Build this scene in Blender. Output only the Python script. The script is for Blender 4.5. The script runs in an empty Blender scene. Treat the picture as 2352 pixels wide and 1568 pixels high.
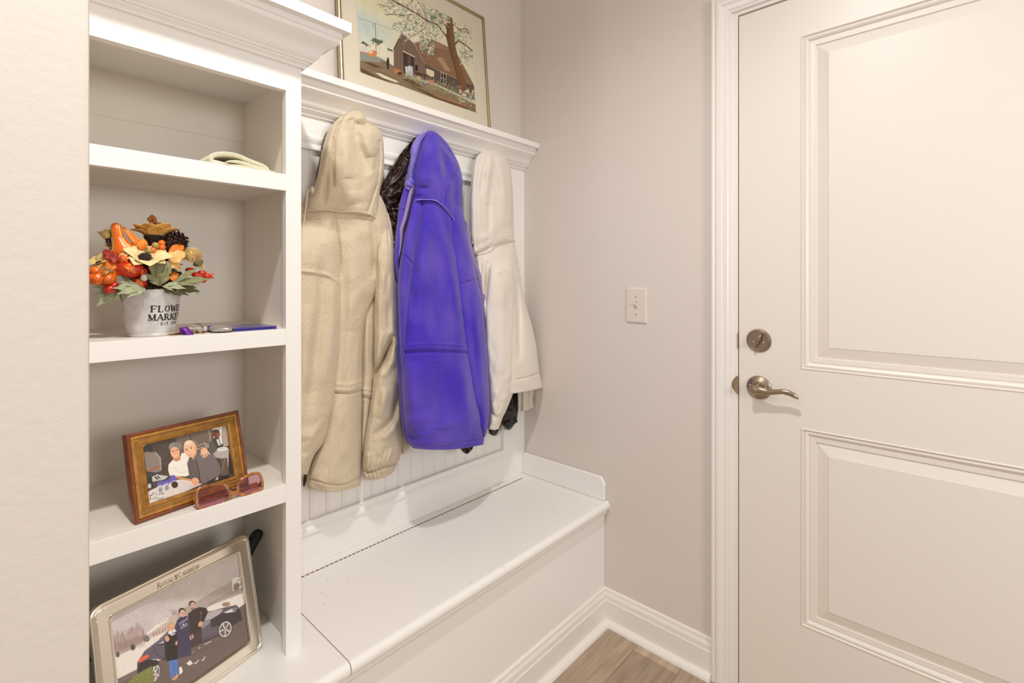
import bpy, math, random
import numpy as np
from mathutils import Vector, Matrix
random.seed(7); RNG = np.random.default_rng(11)
S = bpy.context.scene; COL = S.collection

# ------------------------------------------------------------------ camera
FPX, AZ, HOR, CAMH = 1130.0, math.radians(42.4), 645.0, 1.243
CA, SA = math.cos(AZ), math.sin(AZ)
cam = bpy.data.cameras.new('camera'); cam.sensor_width = 36; cam.lens = FPX * 36 / 2352
cam.shift_y = (HOR - 784) / 2352; cam.clip_start = .02
camo = bpy.data.objects.new('camera', cam); COL.objects.link(camo)
camo.location = (0, 0, CAMH); camo.rotation_euler = (math.pi / 2, 0, AZ - math.pi / 2)
S.camera = camo
# ------------------------------------------------------------------ world, lamps, exposure
W = bpy.data.worlds.new('world'); S.world = W; W.use_nodes = True
bg = W.node_tree.nodes['Background']; bg.inputs[0].default_value = (.985, 1, .995, 1); bg.inputs[1].default_value = .54
def point(name, loc, power, rad, col):
    l = bpy.data.lights.new(name, 'POINT'); l.energy = power; l.shadow_soft_size = rad; l.color = col
    o = bpy.data.objects.new(name, l); COL.objects.link(o); o.location = loc; return o
WARM = (1, .995, .975)
dl = point('ceiling_lamp', (.15, .28, 2.70), 82, .045, WARM)
dl.data.type = 'SPOT'; dl.data.spot_size = math.radians(152); dl.data.spot_blend = .66; dl.data.shadow_soft_size = .045
point('far_ceiling_lamp', (-1.3, .60, 2.68), 14, .06, WARM)
point('front_fill', (.45, -1.6, 1.5), 66, .3, (1, .995, .965))  # added unseen fill behind the camera, brightens the cubbies from the front
S.view_settings.view_transform = 'Standard'; S.view_settings.look = 'None'
S.view_settings.exposure = -.12; S.view_settings.gamma = 1; S.view_settings.use_curve_mapping = False

# ------------------------------------------------------------------ helpers
def at(x, y, Y):                       # photograph measure -> point on the wall-parallel plane at depth Y
    t = (x - 1176) / FPX; k = Y / (SA - t * CA)
    return np.array([(CA + t * SA) * k, Y, CAMH + (HOR - y) / FPX * k])
def at_arr(P, Y):
    t = (P[..., 0] - 1176) / FPX; k = Y / (SA - t * CA)
    return np.stack([(CA + t * SA) * k, Y + 0 * k, CAMH + (HOR - P[..., 1]) / FPX * k], -1)
def lin(c):
    return tuple(((v / 255) / 12.92 if v <= 10.3 else ((v / 255 + .055) / 1.055) ** 2.4) for v in c)
MATS = {}
def mat(name, rgb, rough=.5, metal=0., bump=None, spec=.5, var=None, coat=0., sheen=0., srgb=True, attr=False, alpha=None):
    if name in MATS: return MATS[name]
    m = bpy.data.materials.new(name); m.use_nodes = True; nt = m.node_tree; N, L = nt.nodes, nt.links
    b = N['Principled BSDF']; c = (*(lin(rgb) if srgb else rgb), 1)
    b.inputs['Base Color'].default_value = c; b.inputs['Roughness'].default_value = rough
    b.inputs['Metallic'].default_value = metal; b.inputs['Specular IOR Level'].default_value = spec
    if coat: b.inputs['Coat Weight'].default_value = coat; b.inputs['Coat Roughness'].default_value = .08
    if sheen: b.inputs['Sheen Weight'].default_value = sheen; b.inputs['Sheen Roughness'].default_value = .5
    tc = N.new('ShaderNodeTexCoord')
    if attr:
        a = N.new('ShaderNodeVertexColor'); a.layer_name = 'Col'; L.new(a.outputs[0], b.inputs['Base Color'])
    if var:                              # (scale, amount, stretch)
        n = N.new('ShaderNodeTexNoise'); n.inputs['Scale'].default_value = var[0]; n.inputs['Detail'].default_value = 5
        mp = N.new('ShaderNodeMapping'); mp.inputs['Scale'].default_value = var[2] if len(var) > 2 else (1, 1, 1)
        L.new(tc.outputs['Object'], mp.inputs[0]); L.new(mp.outputs[0], n.inputs['Vector'])
        r = N.new('ShaderNodeValToRGB'); r.color_ramp.elements[0].position = .3; r.color_ramp.elements[1].position = .7
        r.color_ramp.elements[0].color = tuple(max(0, v * (1 - var[1])) for v in c[:3]) + (1,)
        r.color_ramp.elements[1].color = tuple(min(1, v * (1 + var[1])) for v in c[:3]) + (1,)
        L.new(n.outputs[0], r.inputs[0]); L.new(r.outputs[0], b.inputs['Base Color'])
    if bump:                             # list of (kind, scale, strength, distance)
        last = None
        for kind, sc, st, di in bump:
            if kind == 'n':
                t = N.new('ShaderNodeTexNoise'); t.inputs['Scale'].default_value = sc; t.inputs['Detail'].default_value = 4; out = t.outputs[0]
            else:
                t = N.new('ShaderNodeTexVoronoi'); t.inputs['Scale'].default_value = sc; out = t.outputs[0]; t.inputs['Randomness'].default_value = 1
            L.new(tc.outputs['Object'], t.inputs['Vector'])
            bp = N.new('ShaderNodeBump'); bp.inputs['Strength'].default_value = st; bp.inputs['Distance'].default_value = di; bp.invert = kind == 'V'
            L.new(out, bp.inputs['Height'])
            if last: L.new(last.outputs[0], bp.inputs['Normal'])
            last = bp
        L.new(last.outputs[0], b.inputs['Normal'])
    MATS[name] = m; return m
def glass_mat(name, tint, gloss=.08, rough=.02, fk=.5, bl=.25):
    m = bpy.data.materials.new(name); m.use_nodes = True; N, L = m.node_tree.nodes, m.node_tree.links
    N.remove(N['Principled BSDF']); out = N['Material Output']
    t = N.new('ShaderNodeBsdfTransparent'); t.inputs[0].default_value = (*tint, 1)
    g = N.new('ShaderNodeBsdfGlossy'); g.inputs['Roughness'].default_value = rough
    fr = N.new('ShaderNodeLayerWeight'); fr.inputs[0].default_value = bl
    mu = N.new('ShaderNodeMath'); mu.operation = 'MULTIPLY_ADD'; mu.inputs[1].default_value = fk; mu.inputs[2].default_value = gloss * .4
    L.new(fr.outputs['Fresnel'], mu.inputs[0])
    mx = N.new('ShaderNodeMixShader'); L.new(mu.outputs[0], mx.inputs[0]); L.new(t.outputs[0], mx.inputs[1]); L.new(g.outputs[0], mx.inputs[2])
    L.new(mx.outputs[0], out.inputs[0]); return m
WLOC = {}
def obj(name, V, F, m, parent=None, smooth=False, bevel=0, loc=None, angle=None):
    V = [tuple(map(float, v)) for v in V]
    if parent is not None: base = WLOC[parent]
    elif loc is not None: base = np.array(loc, float)
    else: base = np.zeros(3)
    me = bpy.data.meshes.new(name); me.from_pydata([(v[0] - base[0], v[1] - base[1], v[2] - base[2]) for v in V], [], F); me.update()
    for mm in (m if isinstance(m, (list, tuple)) else [m]): me.materials.append(mm)
    o = bpy.data.objects.new(name, me); COL.objects.link(o)
    if parent is not None: o.parent = parent
    else: o.location = base
    WLOC[o] = base
    if smooth: me.polygons.foreach_set('use_smooth', [True] * len(me.polygons))
    if bevel:
        b = o.modifiers.new('bevel', 'BEVEL'); b.width = bevel; b.segments = 2; b.limit_method = 'ANGLE'; b.angle_limit = math.radians(40)
        b.harden_normals = False
    if angle: me.set_sharp_from_angle(angle=math.radians(angle))
    return o
def thing(name, label, cat, loc, group=None):
    o = bpy.data.objects.new(name, None); COL.objects.link(o); o.location = loc; o.empty_display_size = .05
    WLOC[o] = np.array(loc, float); o['label'] = label; o['category'] = cat
    if group: o['group'] = group
    return o
def struct(o, label=None):
    o['kind'] = 'structure'
    if label: o['label'] = label
    return o
class MB:
    def __init__(s): s.V, s.F = [], []
    def add(s, V, F):
        n = len(s.V); s.V += [tuple(v) for v in V]; s.F += [tuple(i + n for i in f) for f in F]; return s
    def box(s, x0, x1, y0, y1, z0, z1):
        V = [(x, y, z) for z in (z0, z1) for y in (y0, y1) for x in (x0, x1)]
        return s.add(V, [(0, 2, 3, 1), (4, 5, 7, 6), (0, 1, 5, 4), (2, 6, 7, 3), (0, 4, 6, 2), (1, 3, 7, 5)])
    def obox(s, o, u, v, w):             # box from corner o with edge vectors
        o, u, v, w = map(lambda a: np.array(a, float), (o, u, v, w))
        P = [o + a * u + b * v + c * w for c in (0, 1) for b in (0, 1) for a in (0, 1)]
        F = [(0, 2, 3, 1), (4, 5, 7, 6), (0, 1, 5, 4), (2, 6, 7, 3), (0, 4, 6, 2), (1, 3, 7, 5)]
        if np.dot(np.cross(u, v), w) < 0: F = [f[::-1] for f in F]
        return s.add(P, F)
    def prism(s, prof, axis, a0, a1):    # closed profile extruded along X ('x': prof=(y,z)) or Y ('y': prof=(x,z)) or Z
        n = len(prof)
        def mk(p, a): return {'x': (a, p[0], p[1]), 'y': (p[0], a, p[1]), 'z': (p[0], p[1], a)}[axis]
        V = [mk(p, a0) for p in prof] + [mk(p, a1) for p in prof]
        F = [(i, (i + 1) % n, n + (i + 1) % n, n + i) for i in range(n)] + [tuple(range(n))[::-1], tuple(range(n, 2 * n))]
        return s.add(V, F)
    def grid(s, G, close_u=False, flip=False):
        nv, nu = len(G), len(G[0]); V = [p for r in G for p in r]; F = []
        for j in range(nv - 1):
            for i in range(nu if close_u else nu - 1):
                a, b = j * nu + i, j * nu + (i + 1) % nu
                f = (a, b, b + nu, a + nu); F.append(f[::-1] if flip else f)
        return s.add(V, F)
    def tube(s, pts, r, n=8, cap=True):
        P = [np.array(p, float) for p in pts]; R = r if hasattr(r, '__len__') else [r] * len(P); G = []; up = None
        for i, p in enumerate(P):
            d = P[min(i + 1, len(P) - 1)] - P[max(i - 1, 0)]; d = d / (np.linalg.norm(d) + 1e-12)
            if up is None:
                up = np.cross(d, (0, 0, 1.)); up = up if np.linalg.norm(up) > 1e-3 else np.cross(d, (1., 0, 0))
            a = up - d * np.dot(up, d); a /= np.linalg.norm(a); up = a; b = np.cross(d, a)
            G.append([p + R[i] * (math.cos(2 * math.pi * k / n) * a + math.sin(2 * math.pi * k / n) * b) for k in range(n)])
        n0 = len(s.V); s.grid(G, True)
        if cap: s.F += [tuple(n0 + k for k in range(n))[::-1], tuple(n0 + (len(P) - 1) * n + k for k in range(n))]
        return s
    def ball(s, c, r, n=10, sc=(1, 1, 1)):
        c = np.array(c, float); m = max(4, n // 2 + 1); V = [c + np.array((0, 0, r * sc[2]))]
        for j in range(1, m):
            a = math.pi * j / m
            V += [c + r * np.array((math.sin(a) * math.cos(2 * math.pi * i / n) * sc[0], math.sin(a) * math.sin(2 * math.pi * i / n) * sc[1], math.cos(a) * sc[2])) for i in range(n)]
        V.append(c - np.array((0, 0, r * sc[2]))); F = [(0, 1 + i, 1 + (i + 1) % n) for i in range(n)]
        for j in range(m - 2):
            F += [(1 + j * n + i, 1 + (j + 1) * n + i, 1 + (j + 1) * n + (i + 1) % n, 1 + j * n + (i + 1) % n) for i in range(n)]
        k = 1 + (m - 2) * n; F += [(k + i, len(V) - 1, k + (i + 1) % n) for i in range(n)]
        return s.add(V, F)
    def lathe(s, prof, c, ax, n=32, ref=None):   # prof (radius, height along ax)
        c, ax = np.array(c, float), np.array(ax, float); ax /= np.linalg.norm(ax)
        a = np.cross(ax, ref if ref is not None else ((0, 0, 1.) if abs(ax[2]) < .9 else (1., 0, 0))); a /= np.linalg.norm(a); b = np.cross(ax, a)
        return s.grid([[c + ax * h + r * (math.cos(2 * math.pi * k / n) * a + math.sin(2 * math.pi * k / n) * b) for k in range(n)] for r, h in prof], True)
    def build(s, name, m, parent=None, **k): return obj(name, s.V, s.F, m, parent, **k)

# ------------------------------------------------------------------ paints
M_WALL = mat('wall_paint', (222, 212, 203), .75, bump=[('n', 90, .12, .002), ('n', 300, .08, .001)], spec=.25)
M_WALLB = mat('wall_paint_rough', (226, 216, 206), .7, bump=[('n', 70, .22, .003), ('n', 260, .15, .001)], spec=.3)
M_CEIL = mat('ceiling_paint', (236, 230, 222), .8)
M_TRIM = mat('trim_enamel', (240, 233, 226), .32, bump=[('n', 25, .03, .002), ('n', 140, .03, .0006)], spec=.5)
M_DOOR = mat('door_enamel', (236, 227, 217), .35, bump=[('n', 420, .05, .0005)], spec=.5)
M_CAB = mat('cabinet_enamel', (245, 241, 236), .38, bump=[('n', 30, .03, .002)], spec=.45)
M_CABI = mat('cabinet_inside_enamel', (246, 237, 226), .42, bump=[('n', 30, .03, .002)], spec=.4)
M_NICK = mat('satin_nickel', (172, 154, 136), .3, 1., bump=[('n', 700, .05, .0003)])
M_DARK = mat('dark_gap', (26, 20, 16), .8)
M_WHITEP = mat('white_plastic', (226, 214, 203), .35)

M_LID = mat('worn_lid_enamel', (245, 241, 236), .38, bump=[('n', 30, .03, .002)], spec=.45)   # the same enamel with small chips and specks
def specks(m):
    N, L = m.node_tree.nodes, m.node_tree.links; b = N['Principled BSDF']; tc = N.new('ShaderNodeTexCoord')
    v = N.new('ShaderNodeTexVoronoi'); v.inputs['Scale'].default_value = 42; n = N.new('ShaderNodeTexNoise'); n.inputs['Scale'].default_value = 7
    for t in (v, n): L.new(tc.outputs['Object'], t.inputs['Vector'])
    lt = N.new('ShaderNodeMath'); lt.operation = 'LESS_THAN'; lt.inputs[1].default_value = .062; gt = N.new('ShaderNodeMath'); gt.operation = 'GREATER_THAN'; gt.inputs[1].default_value = .52
    mu = N.new('ShaderNodeMath'); mu.operation = 'MULTIPLY'; mx = N.new('ShaderNodeMixRGB'); mx.inputs[1].default_value = b.inputs['Base Color'].default_value; mx.inputs[2].default_value = (*lin((150, 128, 108)), 1)
    L.new(v.outputs['Distance'], lt.inputs[0]); L.new(n.outputs[0], gt.inputs[0]); L.new(lt.outputs[0], mu.inputs[0]); L.new(gt.outputs[0], mu.inputs[1]); L.new(mu.outputs[0], mx.inputs[0]); L.new(mx.outputs[0], b.inputs['Base Color'])
specks(M_LID)
# ------------------------------------------------------------------ room shell
XW = 1.565; YB = 1.379; YP = 1.357; ZC = 2.78
DY0, DY1, DZ = -.417, .4975, 2.043       # door leaf
OZ = 2.059
fl = MB().box(-2.2, 1.7, -2.6, 1.5, -.06, -.006).build('floor', mat('floor_base', (120, 100, 82), .6)); struct(fl)
MATP = [mat('plank_vinyl_%s' % 'abc'[i], c, .42, var=(7, .2, (1, 9, 1)), bump=[('n', 60, .08, .001)]) for i, c in enumerate([(172, 150, 128), (186, 164, 140), (160, 139, 118)])]
pw, pl = .152, 1.22; k = 0
for r in range(11):
    y1 = .9675 - r * pw; x = 1.56 - ((r * .43 + .62) % 1) * pl + pl
    while x > -1.2:
        a, b = max(x - pl, -2.2), min(x, 1.56)
        if b > a + .02:
            o = MB().box(a + .0006, b - .0006, y1 - pw + .0006, y1 - .0006, -.008, 0).build('plank', MATP[(k * 7 + r) % 3], fl); k += 1
        x -= pl
struct(MB().box(-2.2, 1.7, -2.6, 1.5, ZC, ZC + .1).build('ceiling', M_CEIL))
struct(MB().box(-2.2, XW + .13, YB, YB + .12, 0, ZC).build('wall_back', M_WALL))
w = MB().box(XW, XW + .12, .5205, YB, 0, ZC).box(XW, XW + .12, -.44, .5205, OZ + .02, ZC).box(XW, XW + .12, -2.6, -.44, 0, ZC)
struct(w.build('wall_right', M_WALL))
struct(MB().box(-.06, .098, .80, YB, 0, ZC).build('wall_left', M_WALLB, bevel=.006))

def door_casing():
    P = [(0, 0), (0, .016), (.003, .018), (.007, .0185), (.0095, .0165), (.013, .0165), (.017, .019), (.022, .0195), (.027, .018), (.031, .0145), (.036, .0125), (.047, .0112), (.05, .0085), (.053, .0092), (.0565, .0085), (.058, .006), (.058, 0)]
    yo, zt, yr = .5752, 2.117, -.495
    G = []
    for leg in range(4):
        G.append([(XW - p, *[(yo - o, 0), (yo - o, zt - o), (yr + o, zt - o), (yr + o, 0)][leg]) for o, p in P])
    o = MB().grid(G, flip=True).build('trim_1', M_TRIM, angle=25); struct(o, 'white moulded casing around the door')
    j = MB().box(XW - .001, XW + .12, .5005, .5187, 0, OZ + .016).box(XW - .001, XW + .12, -.4387, -.4205, 0, OZ + .016).box(XW - .001, XW + .12, -.4205, .5005, OZ - .011, OZ + .016)
    j.box(XW + .050, XW + .062, .487, .5005, 0, OZ - .011).box(XW + .050, XW + .062, -.42, -.406, 0, OZ - .011).box(XW + .05, XW + .062, -.406, .487, OZ - .023, OZ - .011)
    o2 = j.build('door_jamb', M_TRIM, o, bevel=.0015)
    # strike plates let into the jamb
    for zc, h, lip in ((1.062, .056, .0012), (.928, .062, .017)):
        m = MB().box(XW + .004, XW + .045, .4985, .5007, zc - h / 2, zc + h / 2)
        m.box(XW + .016, XW + .034, .4975, .4986, zc - h * .28, zc + h * .28)
        m.build('strike_plate', mat('strike_metal', (120, 98, 78), .35, 1.), o2)
        G = []
        for i in range(7):
            z = zc - h * .42 + h * .84 * i / 6; e = lip * math.cos((i / 6 - .5) * 2.6)
            G.append([(XW - .0015, .5005, z), (XW - .0018, .5005 + max(e, .001), z), (XW - .0035, .5005 + max(e, .001) * .6, z), (XW - .0032, .4995, z)])
        MB().grid(G).build('strike_lip', mat('strike_metal_bright', (196, 172, 146), .3, 1.), o2, smooth=True)
    return o
casing = door_casing()

def make_door():
    xf = XW + .001
    ys = [DY0, -.252, .3315, DY1]; holes = [(-.252, .3315, .9956, 1.930), (-.252, .3315, .278, .831)]
    zs = [.008, .278, .831, .9956, 1.930, DZ]
    m = MB()
    for j in range(5):
        for i in range(3):
            if i == 1 and j in (1, 3): continue
            y0, y1, z0, z1 = ys[i], ys[i + 1], zs[j], zs[j + 1]
            m.add([(xf, y0, z0), (xf, y1, z0), (xf, y1, z1), (xf, y0, z1)], [(3, 2, 1, 0)])
    # edges and back
    y0, y1, z0, z1, xb = DY0, DY1, .008, DZ, xf + .044
    m.add([(xf, y0, z0), (xf, y1, z0), (xf, y1, z1), (xf, y0, z1), (xb, y0, z0), (xb, y1, z0), (xb, y1, z1), (xb, y0, z1)],
          [(0, 1, 5, 4), (1, 2, 6, 5), (2, 3, 7, 6), (3, 0, 4, 7), (4, 5, 6, 7)])
    d = m.build('door_1', M_DOOR, loc=(XW, DY1, 0)); struct(d, 'white two-panel door with nickel lever and deadbolt')
    PR = [(0, 0), (.0015, -.0022), (.0035, -.0022), (.006, .0035), (.0085, .0012), (.0125, .0005), (.0165, .003), (.0195, .0075), (.021, .0078), (.0215, .0062), (.034, .0066), (.0345, .0105), (.0362, .0105), (.0645, .0028), (.0655, .0015)]
    for (y0, y1, z0, z1) in holes:
        G = []
        for o, dd in PR:
            G.append([(xf + dd, y0 + o, z0 + o), (xf + dd, y1 - o, z0 + o), (xf + dd, y1 - o, z1 - o), (xf + dd, y0 + o, z1 - o)])
        q = MB().grid(G, True); n = len(q.V); q.F.append((n - 1, n - 2, n - 3, n - 4)); q.F = [f for f in q.F]
        p = q.build('panel', M_DOOR, d, angle=20)
        p.data.polygons.foreach_set('use_smooth', [False] * len(p.data.polygons))
    c = np.array((xf, .4415, 1.0668)); ax = (-1, 0, 0)
    db = MB().lathe([(.0345, 0), (.0345, .002), (.0325, .0045), (.030, .0052), (.029, .0048), (.0275, .0066), (.0262, .0062), (.0235, .0062), (0.0001, .0062)], c, ax, 48).build('deadbolt', M_NICK, d, smooth=True, angle=30)
    a = math.radians(28)                  # thumb turn: tapered paddle
    u = np.array((0, -math.sin(a), math.cos(a))); v = np.array((0, math.cos(a), math.sin(a))); n = np.array((-1., 0, 0))
    G = []
    for i in range(13):
        t = -1 + 2 * i / 12; wv = .0062 * math.sqrt(max(0, 1 - t * t)) + .0006; ht = .021 - .004 * t * t
        G.append([c + u * t * .0225 + v * wv * math.cos(q) + n * (.006 + ht * max(0, math.sin(q)) ** .6) for q in np.linspace(0, math.pi, 9)])
    MB().grid(G).build('thumb_turn', M_NICK, db, smooth=True)
    for s in (-1, 1): MB().ball(c + (-.006, s * .0135, -.004), .0034, 10, (.6, 1, 1)).build('screw', mat('bright_screw', (226, 200, 172), .2, 1.), db, smooth=True)
    c = np.array((xf, .4415, .9285))
    rs = MB().lathe([(.0345, 0), (.0345, .002), (.033, .0045), (.031, .0055), (.030, .0075), (.022, .0115), (.017, .0135), (.0155, .0135), (.0155, .019), (.0001, .019)], c, ax, 48).build('lever_rose', M_NICK, d, smooth=True, angle=35)
    h = MB(); h.lathe([(.0135, .012), (.013, .030), (.0128, .046), (.0125, .050), (.0105, .053), (.0001, .053)], c, ax, 28)
    P = [(-.042, .006, -.001), (-.0425, -.014, .0005), (-.044, -.034, -.001), (-.046, -.054, .002), (-.047, -.074, .0065), (-.046, -.090, .005), (-.0435, -.104, -.001), (-.041, -.112, -.0065)]
    HT = [.0125, .0125, .0095, .0075, .0072, .008, .0075, .004]; DP = [.0105, .010, .0075, .006, .0055, .0055, .005, .003]
    pp = np.array(P); tt = np.linspace(0, 7, 29)
    G = []
    for t in tt:
        q = np.array([np.interp(t, range(8), pp[:, k]) for k in range(3)]); hh = np.interp(t, range(8), HT); dd = np.interp(t, range(8), DP)
        G.append([c + q + np.array((dd * math.cos(b), 0, hh * math.sin(b))) for b in np.linspace(0, 2 * math.pi, 13)[:-1]])
    n0 = len(h.V); h.grid(G, True); h.F.append(tuple(n0 + 28 * 12 + i for i in range(12)))
    lv = h.build('lever', M_NICK, rs, smooth=True, angle=50)
    bt = MB().lathe([(.008, .052), (.008, .0545), (.0068, .0555), (.0001, .0555)], c, ax, 20).build('lock_button', M_NICK, rs, smooth=True, angle=40)
    MB().box(c[0] - .0562, c[0] - .0553, c[1] - .006, c[1] + .006, c[2] - .0009, c[2] + .0009)
    for s in (-1, 1): MB().ball(c + (-.011, s * .0205, .006 - .004 * (s < 0)), .003, 10, (.7, 1, 1)).build('screw', mat('bright_screw', (226, 200, 172), .2, 1.), rs, smooth=True)
    lt = MB().box(xf + .012, xf + .034, DY1 - .001, DY1 + .0028, .90, .955).box(xf + .016, xf + .03, DY1, DY1 + .006, .918, .938).box(xf + .012, xf + .034, DY1 - .001, DY1 + .0028, 1.04, 1.092)
    lt.build('latch', mat('strike_metal', (120, 98, 78), .35, 1.), d)
    return d
make_door()

def baseboards():
    P = [(0, 0), (.0145, 0), (.0145, .083), (.0125, .0845), (.0118, .089), (.0112, .100), (.0085, .107), (.0072, .1085), (.006, .118), (.003, .122), (0, .1225)]
    SH = [(0, 0)] + [(.019 * math.sin(a), .019 * math.cos(a)) for a in np.linspace(0, math.pi / 2, 8)][::-1]
    yF = .9675
    # right wall piece: profile out along -X, between bench and casing, mitred at the bench corner
    def run(prof, off):
        G = []
        for end in (0, 1):
            G.append([(XW - off - o, (.5755 if end else yF - off - o), z) for o, z in prof])
        return G
    def runb(prof, off):
        G = []
        for end in (0, 1):
            G.append([((.1 if end else XW - off - o), yF - off - o, z) for o, z in prof])
        return G
    def cl(G): m = MB().grid(G, True); n = len(G[0]); m.F += [tuple(range(n)), tuple(range(n, 2 * n))[::-1]]; return m
    b = cl(run(P, 0)).build('baseboard_right', M_TRIM); struct(b)
    cl(run(SH, .0145)).build('shoe_moulding', M_TRIM, b, smooth=True, angle=40)
    b2 = cl(runb(P, 0)).build('baseboard_bench', M_TRIM); struct(b2)
    cl(runb(SH, .0145)).build('shoe_moulding', M_TRIM, b2, smooth=True, angle=40)
baseboards()

# light switch on the right wall
sw = thing('light_switch', 'white toggle light switch on the plain wall left of the door', 'switch', (XW, .838, 1.158))
yc, zc = .838, 1.158
G = [[(XW - p, yc + s * (.039 - o), zc + t * (.0615 - o)) for s, t in ((-1, -1), (1, -1), (1, 1), (-1, 1))] for o, p in ((0, 0), (0, .002), (.0012, .0045), (.004, .006), (.0045, .0062))]
m = MB().grid(G, True, True); m.F.append(tuple(range(16, 20))[::-1]); m.F[-1] = (16, 17, 18, 19); m.build('wall_plate', M_WHITEP, sw)
MB().box(XW - .0068, XW - .006, yc - .0055, yc + .0055, zc - .0125, zc + .0125).build('toggle_slot', mat('slot_shadow', (200, 184, 168), .5), sw)
MB().add([(XW - .006, yc - .0045, zc - .007), (XW - .006, yc + .0045, zc - .007), (XW - .006, yc + .0045, zc + .005), (XW - .006, yc - .0045, zc + .005),
          (XW - .019, yc - .003, zc + .004), (XW - .019, yc + .003, zc + .004), (XW - .018, yc + .003, zc + .010), (XW - .018, yc - .003, zc + .010)],
         [(0, 1, 5, 4), (1, 2, 6, 5), (2, 3, 7, 6), (3, 0, 4, 7), (4, 5, 6, 7)]).build('toggle', M_WHITEP, sw, bevel=.0008)
for s in (-1, 1): MB().lathe([(.0033, 0), (.003, .0012), (.0001, .0016)], (XW - .006, yc, zc + s * .0305), (-1, 0, 0), 12).build('screw', mat('plate_screw', (190, 172, 155), .4), sw, smooth=True)

# ------------------------------------------------------------------ storage bench
ZB = .4392; YF = .9675
bench = thing('storage_bench', 'white built-in storage bench with hinged lid under the coats', 'bench', (1.0, YF, 0))
MB().box(.1, XW - .001, YF, YF + .02, 0, ZB - .037).box(.1, .12, YF + .02, YP, 0, ZB - .037).build('front_panel', M_CAB, bench)
def slab(x0, x1, y1):
    p = [(.957, ZB - .0365)] + [(.9595 - .0145 * math.sin(a), ZB - .0165 - .0165 * math.cos(a)) for a in np.linspace(.25, math.pi, 10)] + [(y1, ZB), (y1, ZB - .0365)]
    return MB().prism(p, 'x', x0, x1)
cove = [(YF, ZB - .0365), (.9575, ZB - .0365), (.9575, ZB - .042), (.9595, ZB - .046), (.9635, ZB - .05), (YF, ZB - .056)]
lid = slab(.5365, 1.5068, 1.3215).build('lid', M_LID, bench, bevel=.0008)
hg = MB()
for i in range(70):
    x = .545 + i * .01385
    hg.box(x, x + .0066, 1.3195, 1.3225, ZB - .002, ZB + .0012)
hg.box(.5375, 1.506, 1.3222, 1.3248, ZB - .012, ZB - .0015)
hg.build('piano_hinge', mat('hinge_metal', (118, 92, 72), .45, .6), bench)
slab(.1, .5345, YP).build('fixed_top', M_CAB, bench, bevel=.0008)
MB().box(.5365, XW - .0005, 1.3252, YP, ZB - .0365, ZB).build('rear_strip', M_CAB, bench, bevel=.0006)
slab(1.5082, XW - .0005, 1.3245).build('end_strip', M_CAB, bench, bevel=.0006)
MB().prism(cove, 'x', .1, XW - .0005).build('cove_moulding', M_CAB, bench)
# end board against the right wall, front top corner clipped, front edge rounded
zt = .5255
eb = [(YP, ZB), (.9665, ZB), (.9605, ZB + .004), (.9605, zt - .026), (.9745, zt - .004), (.978, zt), (YP, zt)]
m = MB(); m.add([(XW - .0145, y, z) for y, z in eb] + [(XW - .0005, y, z) for y, z in eb], [tuple(range(7)), tuple(range(7, 14))[::-1]] + [(i, 7 + i, 7 + (i + 1) % 7, (i + 1) % 7) for i in range(7)])
m.build('end_board', M_CAB, bench, bevel=.004)

# ------------------------------------------------------------------ coat panel: beadboard in a moulded frame, ledge above
panel = thing('coat_panel', 'white beadboard coat panel with ledge shelf between bookcase and right wall', 'panel', (1.0, YP, ZB))
X0 = .488
MB().box(X0, XW - .0005, YP, YB - .0005, 1.653, 1.80).build('top_rail', M_CAB, panel, bevel=.0008)
MB().box(X0, XW - .0005, YP, YB - .0005, ZB, .5282).build('bottom_rail', M_CAB, panel)
MB().box(1.4698, XW - .0005, YP, YB - .0005, .5282, 1.653).build('stile', M_CAB, panel, bevel=.0006)
MB().box(X0, .5, YP, YB - .0005, .5282, 1.653).build('stile', M_CAB, panel)
FR = [(0, 0), (0, .0035), (.004, .006), (.010, .0055), (.0155, .0025), (.022, -.0005), (.028, .001), (.034, .0045), (.0385, .0040), (.0395, -.0105)]
a0, a1, b0, b1 = .5, 1.4698, .5282, 1.653
G = [[(a0 + o, YP - p, b0 + o), (a1 - o, YP - p, b0 + o), (a1 - o, YP - p, b1 - o), (a0 + o, YP - p, b1 - o)] for o, p in FR]
MB().grid(G, True).build('panel_moulding', M_CAB, panel, angle=30)
xb = [.4955 + .0495 * i for i in range(20)]
for i in range(19):
    x, x2 = xb[i], min(xb[i + 1], 1.436)
    if x >= 1.434: break
    p = [(x + .0003, 1.377), (x + .0003, 1.3684), (x + .0010, 1.3672), (x + .0016, 1.3684), (x + .0026, 1.3673), (x + .0046, 1.3669), (x + .0066, 1.3673), (x + .0076, 1.3684), (x + .0084, 1.3672), (x2 - .0008, 1.3672), (x2 - .0003, 1.3682), (x2 - .0003, 1.377)]
    if p[-3][0] <= p[-4][0]: continue
    MB().prism(p, 'z', .56, 1.62).build('plank', M_CAB, panel)
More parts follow.
